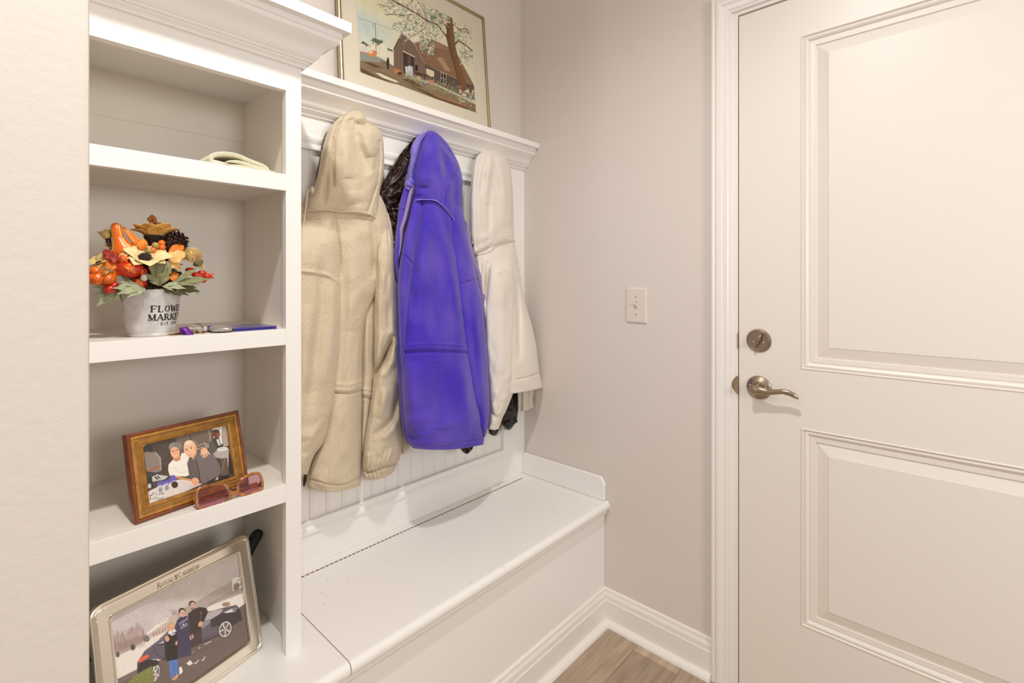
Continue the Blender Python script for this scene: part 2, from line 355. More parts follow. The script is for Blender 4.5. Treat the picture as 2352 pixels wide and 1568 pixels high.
# crown moulding profile (projection, height) shared by ledge and bookcase
CR = [(0, 0), (.0065, .0005), (.0065, .004), (.009, .0075), (.013, .0095), (.013, .013), (.0185, .0135), (.0185, .017), (.0215, .0185), (.0255, .022), (.029, .0275), (.032, .034), (.0355, .0395), (.041, .045), (.048, .0495), (.0545, .053), (.0595, .0575), (.0595, .0665), (.0625, .0675), (.0625, .0795), (0, .0795)]
zc0 = 1.7065
MB().prism([(YP - p, zc0 + h) for p, h in CR], 'x', X0, XW - .0005).build('crown_moulding', M_CAB, panel, angle=20)
MB().box(.4885, XW - .0005, 1.277, YB - .0005, 1.786, 1.806).build('ledge', M_CAB, panel, bevel=.0008)
HOOK = [(.838, 1.60), (1.065, 1.66), (1.40, 1.70)]
for hx in ((.79, 1.635), (1.055, 1.635), (1.385, 1.64)):
    x, z = hx
    hk = MB().box(x - .01, x + .01, YP - .004, YP, z - .035, z + .035)
    hk.tube([(x, YP - .003, z + .012), (x, YP - .03, z + .004), (x, YP - .05, z + .012), (x, YP - .056, z + .03)], [.005, .0045, .0045, .006])
    hk.build('coat_hook', M_NICK, panel, smooth=False)

# ------------------------------------------------------------------ bookcase
bc = thing('bookcase', 'white open built-in bookcase with four cubbies at the left', 'bookcase', (.3, 1.068, ZB))
YF2 = 1.0678; XR = .4848; XL = .0985
MB().box(XL, XR, YB - .006, YB - .0005, ZB, 1.76).build('back_panel', M_CABI, bc)
MB().box(.4725, XR, YF2 + .018, YB - .006, ZB, 1.705).build('side_panel', M_CABI, bc)
MB().box(XL, .1155, YF2 + .018, YB - .006, ZB, 1.705).build('side_panel', M_CABI, bc)
MB().box(.4515, XR, YF2, YF2 + .018, ZB, 1.651).build('stile', M_CAB, bc, bevel=.0008)
MB().box(XL, .1285, YF2, YF2 + .018, ZB, 1.651).build('stile', M_CAB, bc, bevel=.0008)
MB().box(XL, XR, YF2, YF2 + .018, 1.651, 1.788).build('top_rail', M_CAB, bc, bevel=.0008)
MB().box(.1155, .4725, YF2 + .018, YB - .006, 1.70, 1.716).build('top_panel', M_CAB, bc)
MB().box(.1155, .4725, YB - .009, YB - .006, 1.60, 1.70).build('back_cleat', M_CABI, bc)
for z1, z0 in ((1.4716, 1.436), (1.1405, 1.106), (.8075, .7695)):
    MB().box(.1285, .4515, YF2, YF2 + .018, z0, z1).build('shelf_edge', M_CAB, bc, bevel=.0008)
    MB().box(.1155, .4725, YF2 + .018, YB - .006, z0 + .012, z1).build('shelf', M_CABI, bc)
# crown: front run and return along the right side, mitred
G = [[(XL, YF2 - p, zc0 + h) for p, h in CR], [(XR + p, YF2 - p, zc0 + h) for p, h in CR], [(XR + p, 1.3565, zc0 + h) for p, h in CR]]
MB().grid(G, False, True).build('crown_moulding', M_CAB, bc, angle=20)
MB().box(XL, .56, .988, 1.2765, 1.786, 1.8085).box(XL, .4875, 1.2765, YB - .0005, 1.786, 1.8085).build('top_board', M_CAB, bc)
# ------------------------------------------------------------------ flat pictures: a small painter for colour grids
class Canvas:
    def __init__(s, o, u, v, w, h, nx, ny, px):      # px: (region x, region y, scale) of the measures used for drawing
        s.o, s.u, s.v, s.w, s.h, s.nx, s.ny, s.px = o, u, v, w, h, nx, ny, px
        s.n = np.cross(u, v); s.C = np.zeros((ny, nx, 3)); s.X, s.Y = np.meshgrid(np.arange(nx) + .0, np.arange(ny) + .0)
    def m(s, pts):                                   # drawing measure -> grid units
        P = np.array(pts, float).reshape(-1, 2); x = s.px[0] + P[:, 0] / s.px[2]; y = s.px[1] + P[:, 1] / s.px[2]
        t = (x - 1176) / FPX; R = np.stack([CA + t * SA, SA - t * CA, (HOR - y) / FPX], 1)
        o = s.o - np.array((0, 0, CAMH)); k = (o @ s.n) / (R @ s.n); q = R * k[:, None] - o
        return np.stack([q @ s.u / s.w * (s.nx - 1), (1 - q @ s.v / s.h) * (s.ny - 1)], 1)
    def put(s, a, c, sl):
        s.C[sl] = s.C[sl] * (1 - a[..., None]) + np.array(c, float) * a[..., None]
    def box(s, lo, hi, pad=2):
        x0, y0 = np.maximum(np.floor(lo - pad).astype(int), 0); x1, y1 = np.ceil(hi + pad).astype(int) + 1
        x1, y1 = min(x1, s.nx), min(y1, s.ny)
        return (slice(y0, max(y1, y0)), slice(x0, max(x1, x0)))
    def poly(s, pts, c, a=1., soft=.7):
        P = s.m(pts); sl = s.box(P.min(0), P.max(0)); X, Y = s.X[sl], s.Y[sl]
        if X.size == 0: return
        ins = np.zeros(X.shape, bool); D = np.full(X.shape, 1e9); n = len(P)
        for i in range(n):
            (x0, y0), (x1, y1) = P[i], P[(i + 1) % n]
            if y0 != y1: ins ^= ((y0 > Y) != (y1 > Y)) & (X < (x1 - x0) * (Y - y0) / (y1 - y0) + x0)
            dx, dy = x1 - x0, y1 - y0; L = dx * dx + dy * dy + 1e-9; t = np.clip(((X - x0) * dx + (Y - y0) * dy) / L, 0, 1)
            D = np.minimum(D, np.hypot(X - x0 - t * dx, Y - y0 - t * dy))
        sd = np.where(ins, D, -D); s.put(np.clip(sd / soft + .5, 0, 1) * a, c, sl)
    def line(s, pts, w, c, a=1.):                    # w in drawing measure
        P = s.m(pts); w0 = w / s.px[2] * np.linalg.norm(s.m([(0, 0)])[0] - s.m([(10 * s.px[2], 0)])[0]) / 10
        sl = s.box(P.min(0), P.max(0), w0 + 2); X, Y = s.X[sl], s.Y[sl]
        if X.size == 0: return
        D = np.full(X.shape, 1e9)
        for (x0, y0), (x1, y1) in zip(P[:-1], P[1:]):
            dx, dy = x1 - x0, y1 - y0; L = dx * dx + dy * dy + 1e-9; t = np.clip(((X - x0) * dx + (Y - y0) * dy) / L, 0, 1)
            D = np.minimum(D, np.hypot(X - x0 - t * dx, Y - y0 - t * dy))
        k = 1 if w0 >= 1 else w0
        s.put(np.clip(max(w0, 1) / 2 - D + .5, 0, 1) * a * k, c, sl)
    def ell(s, cx, cy, rx, ry, c, a=1., rot=0.):
        t = np.linspace(0, 2 * math.pi, 25)[:-1]; x, y = rx * np.cos(t), ry * np.sin(t); r = math.radians(rot)
        s.poly(np.stack([cx + x * math.cos(r) - y * math.sin(r), cy + x * math.sin(r) + y * math.cos(r)], 1), c, a)
    def noise(s, amp, cell):
        gy, gx = s.ny // cell + 2, s.nx // cell + 2; g = RNG.normal(size=(gy, gx))
        yy, xx = s.Y / cell, s.X / cell; y0, x0 = yy.astype(int), xx.astype(int); fy, fx = yy - y0, xx - x0
        v = g[y0, x0] * (1 - fx) * (1 - fy) + g[y0, x0 + 1] * fx * (1 - fy) + g[y0 + 1, x0] * (1 - fx) * fy + g[y0 + 1, x0 + 1] * fx * fy
        s.C *= (1 + amp * v)[..., None]
    def build(s, name, parent, m):
        nx, ny = s.nx, s.ny; u = np.linspace(0, s.w, nx); v = np.linspace(s.h, 0, ny)
        V = (s.o[None, None] + u[None, :, None] * s.u + v[:, None, None] * s.v).reshape(-1, 3)
        I = np.arange(nx * ny).reshape(ny, nx); F = np.stack([I[1:, :-1], I[1:, 1:], I[:-1, 1:], I[:-1, :-1]], -1).reshape(-1, 4)
        o = obj(name, V.tolist(), F.tolist(), m, parent)
        c = np.clip(s.C.reshape(-1, 3), 0, 255) / 255; c = np.where(c <= .04045, c / 12.92, ((c + .055) / 1.055) ** 2.4)
        a = o.data.color_attributes.new('Col', 'FLOAT_COLOR', 'POINT')
        a.data.foreach_set('color', np.concatenate([c, np.ones((len(c), 1))], 1).astype(np.float32).ravel())
        return o
M_PRINT = mat('photo_print', (128, 128, 128), .35, attr=True, spec=.4)
M_WATER = mat('watercolour_paper', (128, 128, 128), .75, attr=True, spec=.2)
M_GLASS = glass_mat('picture_glass', (.985, .985, .98), .02, .02, .22, .12)

def plane_frame(o, yaw, lean):
    d = np.array([math.cos(yaw), math.sin(yaw), 0]); n = np.array([-math.sin(yaw), math.cos(yaw), 0])
    up = np.array([0, 0, math.cos(lean)]) + n * math.sin(lean)
    return np.array(o, float), d, up, np.cross(d, up)          # last: outward normal is -(back) -> d x up points to the viewer? checked below
def rect_rings(fr, w, h, prof):          # nested rectangle rings (inset, height towards the viewer)
    o, d, u, n = fr; f = -n if n[1] > 0 else n; G = []
    for i, p in prof:
        G.append([o + d * i + u * i + f * p, o + d * (w - i) + u * i + f * p, o + d * (w - i) + u * (h - i) + f * p, o + d * i + u * (h - i) + f * p])
    return MB().grid(G, True)

# ---- watercolour of a barn on the ledge
PX, PW, PH = .7236, .617, .4625
pic = thing('framed_painting', 'gold-framed watercolour of a barn and blossoming tree leaning on the ledge', 'painting', (PX + PW / 2, 1.334, 1.806))
fr = plane_frame((PX, 1.334, 1.8062), 0, math.atan(.08)); o, d, u, n = fr; f = -n if n[1] > 0 else n
M_GOLD = mat('gold_metal', (184, 168, 134), .32, 1.)
rect_rings(fr, PW, PH, [(0, -.016), (0, .0), (.0006, .002), (.003, .0035), (.0075, .0035), (.0095, .002), (.010, 0), (.010, -.006)]).build('frame', M_GOLD, pic, angle=20)
MB().obox(o - f * .017, d * PW, u * PH, f * .003).build('backing_board', mat('kraft_board', (150, 120, 90), .8), pic)
ax0, ay0, aw, ah = .787 - PX, .0675, .4865, .330
mt = MB(); A = lambda x, y, z=0: o + d * x + u * y + f * z
e = .0102
ring = [[A(e, e, -.004), A(PW - e, e, -.004), A(PW - e, PH - e, -.004), A(e, PH - e, -.004)], [A(ax0, ay0, -.004), A(ax0 + aw, ay0, -.004), A(ax0 + aw, ay0 + ah, -.004), A(ax0, ay0 + ah, -.004)], [A(ax0 + .0012, ay0 + .0012, -.0055), A(ax0 + aw - .0012, ay0 + .0012, -.0055), A(ax0 + aw - .0012, ay0 + ah - .0012, -.0055), A(ax0 + .0012, ay0 + ah - .0012, -.0055)]]
mt.grid(ring, True).build('mat_board', mat('mat_board_cream', (226, 215, 196), .85, spec=.1), pic)
c = Canvas(A(ax0, ay0, -.0056), d, u, aw, ah, 420, 285, (760, 0, 3.92))
for j in range(c.ny):
    t = j / c.ny; c.C[j] = np.array((214, 206, 178)) * (1 - t) + np.array((205, 200, 180)) * t
bl = np.exp(-(((c.X / c.nx - .02) / .22) ** 2) - ((c.Y / c.ny - .52) / .16) ** 2)
c.C = c.C * (1 - .7 * bl[..., None]) + np.array((172, 188, 194)) * .7 * bl[..., None]
gr = np.exp(-(((c.X / c.nx - .1) / .15) ** 2) - ((c.Y / c.ny - .25) / .1) ** 2); c.C = c.C * (1 - .3 * gr[..., None]) + np.array((196, 196, 140)) * .3 * gr[..., None]
c.noise(.012, 9)
c.poly([(262, 470), (400, 500), (560, 590), (670, 690), (850, 735), (950, 770), (1280, 930), (1330, 950), (1330, 1030), (1100, 950), (600, 760), (262, 640)], (132, 112, 88))
c.poly([(262, 470), (420, 510), (520, 560), (400, 560), (262, 545)], (140, 140, 128))
for p in ([(290, 555), (360, 565), (470, 610), (380, 605)], [(700, 700), (830, 790), (740, 770), (640, 720)], [(270, 610), (420, 690), (600, 760), (420, 720), (270, 650)], [(700, 760), (1000, 880), (1300, 990), (1000, 920)]): c.poly(p, (84, 66, 48), .8, 3)
c.poly([(880, 830), (1100, 900), (1310, 985), (1200, 960), (960, 880)], (158, 116, 84), .8, 3)
c.poly([(400, 655), (440, 660), (610, 735), (590, 742), (470, 700)], (214, 204, 186))
c.line([(320, 600), (620, 715)], 5, (96, 80, 60), .6); c.line([(520, 670), (900, 830)], 6, (150, 126, 100), .7)
# far white sheds, car, wires
c.poly([(262, 400), (290, 370), (358, 415), (358, 465), (262, 440)], (206, 198, 178)); c.poly([(268, 388), (290, 368), (358, 418), (300, 400)], (92, 106, 88))
c.poly([(365, 360), (470, 380), (505, 430), (505, 520), (365, 470)], (212, 204, 184)); c.poly([(358, 365), (385, 340), (478, 375), (435, 402)], (96, 112, 92)); c.line([(438, 402), (440, 495)], 3, (170, 160, 138))
c.poly([(508, 440), (560, 455), (562, 590), (508, 520)], (210, 202, 180)); c.poly([(508, 430), (562, 455), (555, 465), (510, 450)], (84, 100, 84))
for p in ((380, 390), (420, 405), (320, 412)): c.ell(*p, 6, 8, (70, 64, 56))
c.ell(375, 482, 42, 30, (196, 130, 92)); c.ell(360, 470, 18, 12, (222, 190, 160)); c.ell(300, 440, 35, 18, (196, 192, 184)); c.line([(262, 465), (330, 478)], 6, (150, 84, 60))
c.line([(400, 208), (408, 470)], 4, (70, 60, 50)); c.line([(250, 163), (400, 210), (600, 285)], 2, (70, 64, 58), .8); c.line([(378, 210), (386, 242)], 4, (60, 50, 44)); c.line([(456, 355), (458, 380)], 4, (70, 60, 50))
# barn
c.poly([(640, 296), (566, 440), (566, 605), (660, 690), (855, 725), (848, 570), (750, 388), (700, 350)], (122, 102, 90))
for i in range(22):
    x = 572 + i * 13; c.line([(x, 440 - max(0, (x - 566)) * 1.6 if x < 640 else 310 + (x - 640) * .95), (x + 2, 600 + (x - 566) * .42)], 2 + (i % 3), (84 + 8 * (i % 4), 66 + 7 * (i % 4), 56), .7)
c.line([(640, 294), (566, 442)], 7, (74, 62, 54)); c.line([(645, 300), (752, 392), (846, 572)], 7, (196, 176, 150))
c.poly([(650, 462), (752, 512), (745, 692), (656, 655)], (70, 56, 50)); c.line([(650, 460), (752, 512)], 10, (206, 196, 178)); c.poly([(690, 500), (720, 505), (720, 600), (690, 590)], (112, 92, 80), .6)
c.poly([(668, 595), (690, 600), (705, 590), (735, 600), (742, 690), (675, 678)], (192, 192, 198)); c.line([(690, 610), (694, 675)], 4, (130, 130, 140)); c.line([(716, 605), (722, 680)], 4, (140, 140, 150))
c.poly([(758, 580), (784, 592), (782, 642), (758, 632)], (52, 40, 36))
c.poly([(752, 640), (850, 670), (850, 725), (756, 690)], (80, 60, 48)); c.ell(790, 700, 26, 16, (196, 160, 128))
c.poly([(752, 388), (850, 345), (905, 350), (1045, 415), (1130, 475), (1290, 770), (1150, 715), (1000, 650), (846, 572)], (150, 118, 94))
for i in range(17):
    t = i / 16; a = (752 + 95 * t, 388 + 185 * t); b = (1130 + 160 * t, 475 + 295 * t); c.line([a, b], 5, (92, 66, 50), .55 + .3 * (i % 2))
c.poly([(950, 520), (1000, 515), (1080, 640), (1030, 635)], (196, 172, 140), .5)
c.poly([(848, 574), (1000, 652), (1150, 717), (1290, 772), (1292, 905), (1150, 850), (940, 752), (852, 720)], (98, 82, 74))
for i in range(24):
    x = 860 + i * 18; c.line([(x, 582 + (x - 848) * .42), (x + 2, 720 + (x - 852) * .36)], 2, (66, 54, 48), .7)
c.poly([(858, 616), (892, 626), (930, 645), (928, 690), (900, 690), (860, 664)], (216, 200, 172)); c.line([(872, 632), (916, 652)], 3, (110, 92, 78), .6); c.line([(870, 648), (918, 668)], 3, (110, 92, 78), .6)
c.poly([(990, 652), (1038, 668), (1036, 764), (990, 752)], (64, 54, 50))
for L in ([(990, 652), (1038, 668), (1036, 764), (990, 752), (990, 652)], [(1013, 660), (1013, 758)], [(990, 700), (1037, 714)]): c.line(L, 4, (222, 208, 184))
c.poly([(560, 610), (600, 620), (655, 655), (640, 685), (570, 655)], (176, 120, 82)); c.ell(622, 662, 24, 16, (96, 66, 50)); c.line([(545, 590), (575, 625)], 4, (120, 90, 66))
c.poly([(500, 545), (520, 520), (528, 560), (522, 625), (505, 622)], (62, 54, 50)); c.ell(514, 528, 9, 11, (70, 56, 46)); c.line([(445, 540), (500, 575)], 5, (70, 58, 46))
# grass
for i in range(900):
    t = RNG.random(); x = 660 + t * 640; y = 690 + max(0, t - .05) * 215 + RNG.normal() * (14 + 30 * t); k = RNG.random()
    c.line([(x, y), (x + RNG.normal() * 5, y - 8 - 16 * RNG.random())], 3, (126 + 60 * k, 132 + 50 * k, 96 + 56 * k), .7)
c.ell(850, 752, 24, 20, (110, 112, 122)); c.ell(852, 744, 14, 8, (170, 172, 180))
for x in (882, 898, 914): c.poly([(x, 715), (x + 14, 722), (x + 12, 765), (x, 755)], (188, 128, 98))
# tree
tr = (120, 88, 60)
c.poly([(1048, 130), (1092, 148), (1112, 330), (1122, 420), (1150, 540), (1192, 680), (1250, 840), (1162, 836), (1148, 740), (1108, 590), (1068, 470), (1038, 340)], tr)
for i in range(14):
    a = i / 13; c.line([(1052 + 38 * a, 160), (1052 + 52 * a, 380), (1110 + 40 * a, 600), (1160 + 70 * a, 820)], 4, (88 + 60 * a, 62 + 56 * a, 42 + 50 * a), .45)
B = [([(1045, 335), (1010, 290), (960, 222), (860, 185), (780, 125), (660, 60), (560, 5)], 17), ([(1044, 262), (1010, 190), (975, 120), (930, 70)], 15), ([(1112, 400), (1150, 366), (1220, 412), (1292, 472)], 15), ([(1096, 215), (1150, 262), (1225, 262)], 9), ([(870, 190), (842, 110), (790, 20)], 8), ([(760, 125), (640, 140), (560, 128), (500, 132)], 7), ([(920, 260), (912, 300), (950, 360)], 7), ([(990, 270), (1040, 320)], 12), ([(860, 200), (850, 260), (700, 340)], 5), ([(1135, 262), (1160, 310), (1150, 350)], 7), ([(620, 40), (540, 60), (430, 40)], 6), ([(1090, 160), (1140, 175)], 9), ([(1200, 420), (1210, 500), (1180, 530)], 5), ([(700, 90), (690, 40), (740, 0)], 6), ([(950, 60), (1000, 110), (1040, 140)], 6)]
for p, wd in B: c.line(p, wd, (112, 78, 50))
cols = [(206, 206, 184), (226, 218, 196), (186, 196, 176), (160, 172, 152), (212, 178, 158), (126, 140, 124), (150, 158, 150), (230, 224, 206)]
def dabs(n, fx):
    for i in range(n):
        x, y = fx(); cc = np.array(cols[RNG.integers(len(cols))]) + RNG.normal() * 8; s = 5 + 11 * RNG.random() ** 2
        c.ell(x, y, s * (.6 + .8 * RNG.random()), s * .6, cc, .75, RNG.random() * 180)
        if RNG.random() < .45: c.line([(x, y), (x + RNG.normal() * 14, y + RNG.normal() * 14)], 2.5, (96, 74, 58) if RNG.random() < .6 else (90, 104, 92), .8)
dabs(520, lambda: (lambda t: (450 + 620 * t, 20 + RNG.normal() * 45 + 130 * t + 40 * RNG.random()))(RNG.random()))
dabs(520, lambda: (620 + 400 * RNG.random(), 215 + RNG.normal() * 60 + 50 * RNG.random()))
dabs(160, lambda: (800 + 130 * RNG.random(), 400 + RNG.normal() * 45))
dabs(190, lambda: (1110 + 175 * RNG.random(), 300 + RNG.normal() * 60)); dabs(130, lambda: (1160 + 130 * RNG.random(), 500 + RNG.normal() * 40))
dabs(90, lambda: (560 + 90 * RNG.random(), 240 + RNG.normal() * 20)); dabs(120, lambda: (1150 + 160 * RNG.random(), 870 + RNG.normal() * 40))
c.ell(936, 150, 26, 34, (140, 154, 140), .6); c.ell(910, 160, 18, 22, (112, 130, 120), .8); c.ell(936, 158, 7, 7, (60, 66, 60)); c.ell(436, 40, 13, 12, (206, 160, 140), .7)
for p, wd in B[:4]: c.line(p, wd * .55, (104, 72, 46), .8)
c.C = np.clip((c.C - 150) * 1.14 + 158, 0, 255); c.build('watercolour', pic, M_WATER)
MB().obox(A(e, e, -.0025), d * (PW - 2 * e), u * (PH - 2 * e), f * .0012).build('glass_pane', M_GLASS, pic)

# ---- wooden photo frame
wf = thing('wooden_photo_frame', 'brown and gold rope-edged wooden photo frame on the third shelf', 'photo frame', (.1937, 1.091, .8075))
fr = plane_frame((.1937, 1.091, .8080), .1741, .273); o, d, u, n = fr; f = -n if n[1] > 0 else n; w, h = .2055, .1585
A = lambda x, y, z=0: o + d * x + u * y + f * z
M_WOODR = mat('mahogany_stain', (122, 58, 20), .35, var=(60, .3), coat=.3)
M_WOODG = mat('bronze_gold_wood', (168, 116, 44), .35, .25, var=(90, .3), bump=[('n', 300, .15, .0005)], coat=.2)
M_ROPE = mat('rope_bead_gilt', (176, 138, 84), .4, .25)
rect_rings(fr, w, h, [(0, -.010), (0, .0045), (.0007, .0065), (.0025, .0075), (.0052, .007), (.0062, .0055)]).build('outer_edge', M_WOODR, wf, angle=25)
rect_rings(fr, w, h, [(.0062, .0055), (.007, .0068), (.0115, .0066), (.0125, .005), (.013, .0038), (.0195, .0038), (.020, .005), (.0212, .0058), (.0255, .0035), (.0262, .0015), (.0262, -.002)]).build('moulding', M_WOODG, wf, angle=25)
rb = MB(); i0, i1 = .0133, .0192
for side in range(4):
    L = (w if side % 2 == 0 else h) - 2 * i0; nn = int(L / .0036)
    for k in range(nn):
        s0 = i0 + L * (k + .5) / nn; a, b, hh, sk = .0012, .0027, .0018, .0016
        def T(s, t):
            return {0: (s, t), 1: (w - t, s), 2: (w - s, h - t), 3: (t, h - s)}[side]
        mid = (i0 + i1) / 2
        if s0 < i0 + .003 or s0 > L + i0 - .003: continue
        V = [A(*T(s0 - a - sk, mid - b), .0037), A(*T(s0 + a - sk, mid - b), .0037), A(*T(s0 + a + sk, mid + b), .0037), A(*T(s0 - a + sk, mid + b), .0037), A(*T(s0 - sk * .6, mid - b * .6), .0037 + hh), A(*T(s0 + sk * .6, mid + b * .6), .0037 + hh)]
        rb.add(V, [(0, 1, 4), (1, 2, 5, 4), (2, 3, 5), (3, 0, 4, 5)])
rb.build('rope_bead', M_ROPE, wf)
MB().obox(A(.004, .004, -.011), d * (w - .008), u * (h - .008), f * .004).build('backing_board', M_DARK, wf)
st = MB().obox(A(w / 2 - .02, .005, -.0115), d * .04, u * .105 * .98 - f * .062, f * -.003); st.build('easel_leg', M_DARK, wf)
c = Canvas(A(.0255, .0255, -.0022), d, u, w - .051, h - .051, 330, 230, (300, 960, 7.126))
c.C[:] = (74, 60, 52); c.noise(.1, 16)
c.poly([(740, 280), (1330, 150), (1340, 420), (1160, 540), (760, 600)], (110, 94, 84), 1, 6); c.line([(960, 230), (1000, 420)], 18, (70, 58, 50)); c.line([(1280, 160), (1310, 380)], 34, (150, 134, 118))
c.poly([(1335, 165), (1500, 100), (1520, 400), (1440, 460), (1360, 330)], (222, 216, 208)); c.line([(1330, 150), (1520, 96)], 12, (60, 48, 44)); c.line([(1446, 100), (1450, 200)], 7, (80, 70, 64))
c.poly([(1500, 130), (1590, 80), (1625, 300), (1620, 440), (1520, 470), (1480, 300)], (176, 162, 152))
for x in (1520, 1555, 1590): c.line([(x, 140), (x - 10, 300), (x + 5, 440)], 9, (126, 112, 104), .7)
c.poly([(1600, 80), (1640, 60), (1720, 900), (1610, 920), (1610, 600), (1640, 430)], (34, 24, 22))
c.poly([(1350, 330), (1440, 300), (1480, 440), (1430, 520), (1400, 540), (1280, 420)], (74, 60, 52)); c.poly([(1400, 350), (1440, 340), (1470, 440), (1440, 450)], (196, 216, 204)); c.ell(1405, 255, 58, 68, (104, 54, 32)); c.ell(1430, 270, 34, 46, (134, 76, 48)); c.ell(1395, 215, 55, 30, (80, 46, 30))
c.poly([(1350, 580), (1420, 520), (1610, 500), (1600, 800), (1560, 660), (1480, 660), (1390, 640)], (178, 166, 160)); c.ell(1500, 505, 95, 32, (226, 222, 220), 1, -8); c.line([(1440, 505), (1570, 490)], 8, (120, 120, 126), .8)
c.poly([(1480, 660), (1580, 650), (1600, 900), (1480, 950)], (96, 76, 62)); c.line([(1540, 660), (1490, 900)], 14, (150, 134, 118), .8)
for L in ([(1100, 455), (1220, 405)], [(1100, 505), (1195, 470)]): c.line(L, 12, (196, 184, 172))
for x in (1215, 1240, 1265): c.line([(x, 415), (x + 18, 495)], 10, (210, 202, 194))
# man at left
c.ell(230, 440, 36, 45, (206, 198, 190)); c.ell(285, 505, 82, 72, (48, 40, 36)); c.ell(275, 590, 60, 42, (150, 112, 88)); c.poly([(230, 620), (345, 550), (430, 575), (500, 650), (505, 860), (400, 900), (260, 860)], (132, 122, 112)); c.line([(400, 560), (480, 650), (495, 840)], 22, (176, 168, 160), .7)
c.line([(300, 865), (380, 830), (470, 790)], 46, (158, 98, 70)); c.poly([(240, 870), (330, 880), (500, 900), (500, 930), (350, 960), (250, 960)], (60, 54, 54)); c.poly([(350, 960), (430, 920), (620, 950), (560, 1000), (360, 1040)], (196, 190, 188))
c.line([(400, 960), (440, 1000)], 22, (40, 34, 32)); c.line([(440, 950), (480, 985)], 20, (44, 38, 36)); c.poly([(250, 960), (330, 960), (380, 1140), (290, 1170)], (44, 36, 34)); c.ell(310, 1110, 30, 40, (190, 190, 192))
# table
c.poly([(290, 1200), (430, 1130), (700, 1010), (900, 1000), (1180, 1080), (900, 1200), (300, 1400)], (216, 206, 200)); c.line([(800, 1030), (1000, 1120)], 10, (190, 178, 172), .6)
# woman
c.ell(715, 475, 92, 78, (142, 134, 126)); c.ell(780, 450, 62, 62, (126, 118, 112)); c.poly([(690, 640), (800, 590), (830, 640), (760, 720), (700, 690)], (206, 140, 104)); c.ell(728, 560, 76, 92, (232, 170, 136), 1, -12)
c.poly([(620, 760), (690, 680), (750, 715), (810, 680), (830, 580), (900, 555), (960, 650), (960, 760), (970, 930), (900, 955), (760, 950), (640, 940), (615, 850)], (234, 226, 216)); c.line([(700, 800), (800, 900), (930, 870)], 12, (206, 196, 186), .7); c.line([(930, 660), (930, 760)], 12, (206, 196, 186), .7)
c.ell(700, 540, 28, 20, (206, 150, 124), .8); c.ell(762, 520, 28, 20, (206, 150, 124), .8)
for x, y in ((698, 538), (760, 518)): c.ell(x, y, 10, 6, (84, 56, 48))
c.line([(664, 546), (735, 530), (795, 508)], 4, (150, 104, 90)); c.line([(728, 540), (722, 580)], 9, (210, 140, 110), .8); c.line([(700, 610), (735, 618), (765, 595)], 11, (244, 232, 222)); c.line([(698, 602), (735, 606), (768, 586)], 5, (170, 80, 70)); c.ell(700, 590, 18, 14, (238, 150, 120), .6); c.ell(775, 565, 16, 14, (238, 150, 120), .6)
# man
c.ell(1040, 440, 60, 90, (128, 112, 102)); c.ell(975, 500, 105, 142, (234, 182, 148), 1, -12); c.ell(950, 400, 70, 36, (240, 204, 176), 1, -12); c.ell(1070, 500, 22, 40, (216, 150, 116))
c.poly([(1000, 650), (1080, 560), (1100, 620), (1030, 690)], (208, 146, 112))
for x, y in ((915, 520), (990, 490)): c.line([(x - 22, y - 16), (x + 22, y - 24)], 8, (132, 96, 78), .8); c.ell(x, y, 14, 8, (70, 48, 42))
c.line([(938, 520), (930, 568), (955, 572)], 9, (208, 142, 110), .8); c.line([(930, 605), (965, 608), (1000, 580)], 10, (190, 92, 80)); c.line([(934, 603), (995, 583)], 5, (240, 226, 216)); c.line([(1010, 560), (1030, 600)], 10, (214, 156, 122), .7)
c.poly([(1090, 560), (1150, 510), (1210, 560), (1340, 560), (1400, 660), (1470, 800), (1470, 900), (1430, 950), (1260, 1040), (1160, 1080), (1110, 970), (1000, 1010), (960, 940), (925, 740), (960, 650), (1020, 690)], (114, 104, 102)); c.poly([(925, 740), (960, 650), (1060, 690), (1110, 970), (1000, 1010), (960, 940)], (98, 86, 86)); c.line([(1075, 690), (1110, 850), (1140, 1060)], 22, (66, 54, 48)); c.line([(1040, 690), (1100, 600), (1130, 540)], 16, (92, 88, 96))
c.poly([(1280, 420), (1340, 340), (1420, 520), (1330, 600), (1280, 560)], (92, 80, 74))
# hands, forearms, glasses
c.line([(740, 960), (860, 990), (975, 1010)], 40, (206, 146, 96)); c.ell(1055, 1035, 66, 62, (230, 172, 136))
for i in range(4): c.line([(1000 + i * 14, 1020 + i * 20), (1060 + i * 10, 1000 + i * 18)], 5, (190, 126, 98), .8)
c.ell(1205, 540, 58, 56, (232, 180, 146))
for a, b in (((1190, 560), (1185, 640)), ((1215, 560), (1215, 640)), ((1240, 555), (1250, 620)), ((1255, 540), (1290, 590)), ((1160, 560), (1155, 600))): c.line([a, b], 24, (234, 184, 150))
for a, b in (((1200, 570), (1200, 630)), ((1228, 560), (1234, 622))): c.line([a, b], 4, (180, 120, 94), .8)
for x, y, rx, ry in ((490, 1072, 60, 46), (590, 1058, 56, 46), (690, 1005, 64, 52), (690, 965, 44, 34)): c.ell(x, y, rx, ry, (104, 88, 188), .9, -25)
for x, y in ((485, 1160), (590, 1130)): c.ell(x, y, 56, 70, (196, 192, 192), .8); c.ell(x, y + 10, 34, 40, (110, 104, 104), .6); c.line([(x - 30, y - 40), (x - 34, y + 30)], 9, (244, 240, 236))
c.ell(722, 1080, 60, 66, (196, 180, 176), .7); c.ell(722, 1090, 54, 54, (62, 34, 30)); c.line([(735, 1145), (745, 1215)], 8, (226, 220, 218)); c.ell(752, 1222, 44, 12, (226, 220, 216), .8)
for i in range(60): c.ell(300 + 240 * RNG.random(), 1210 + 130 * RNG.random(), 20, 9, ((230, 226, 224), (120, 112, 108), (176, 170, 168))[i % 3], .8, RNG.random() * 180)
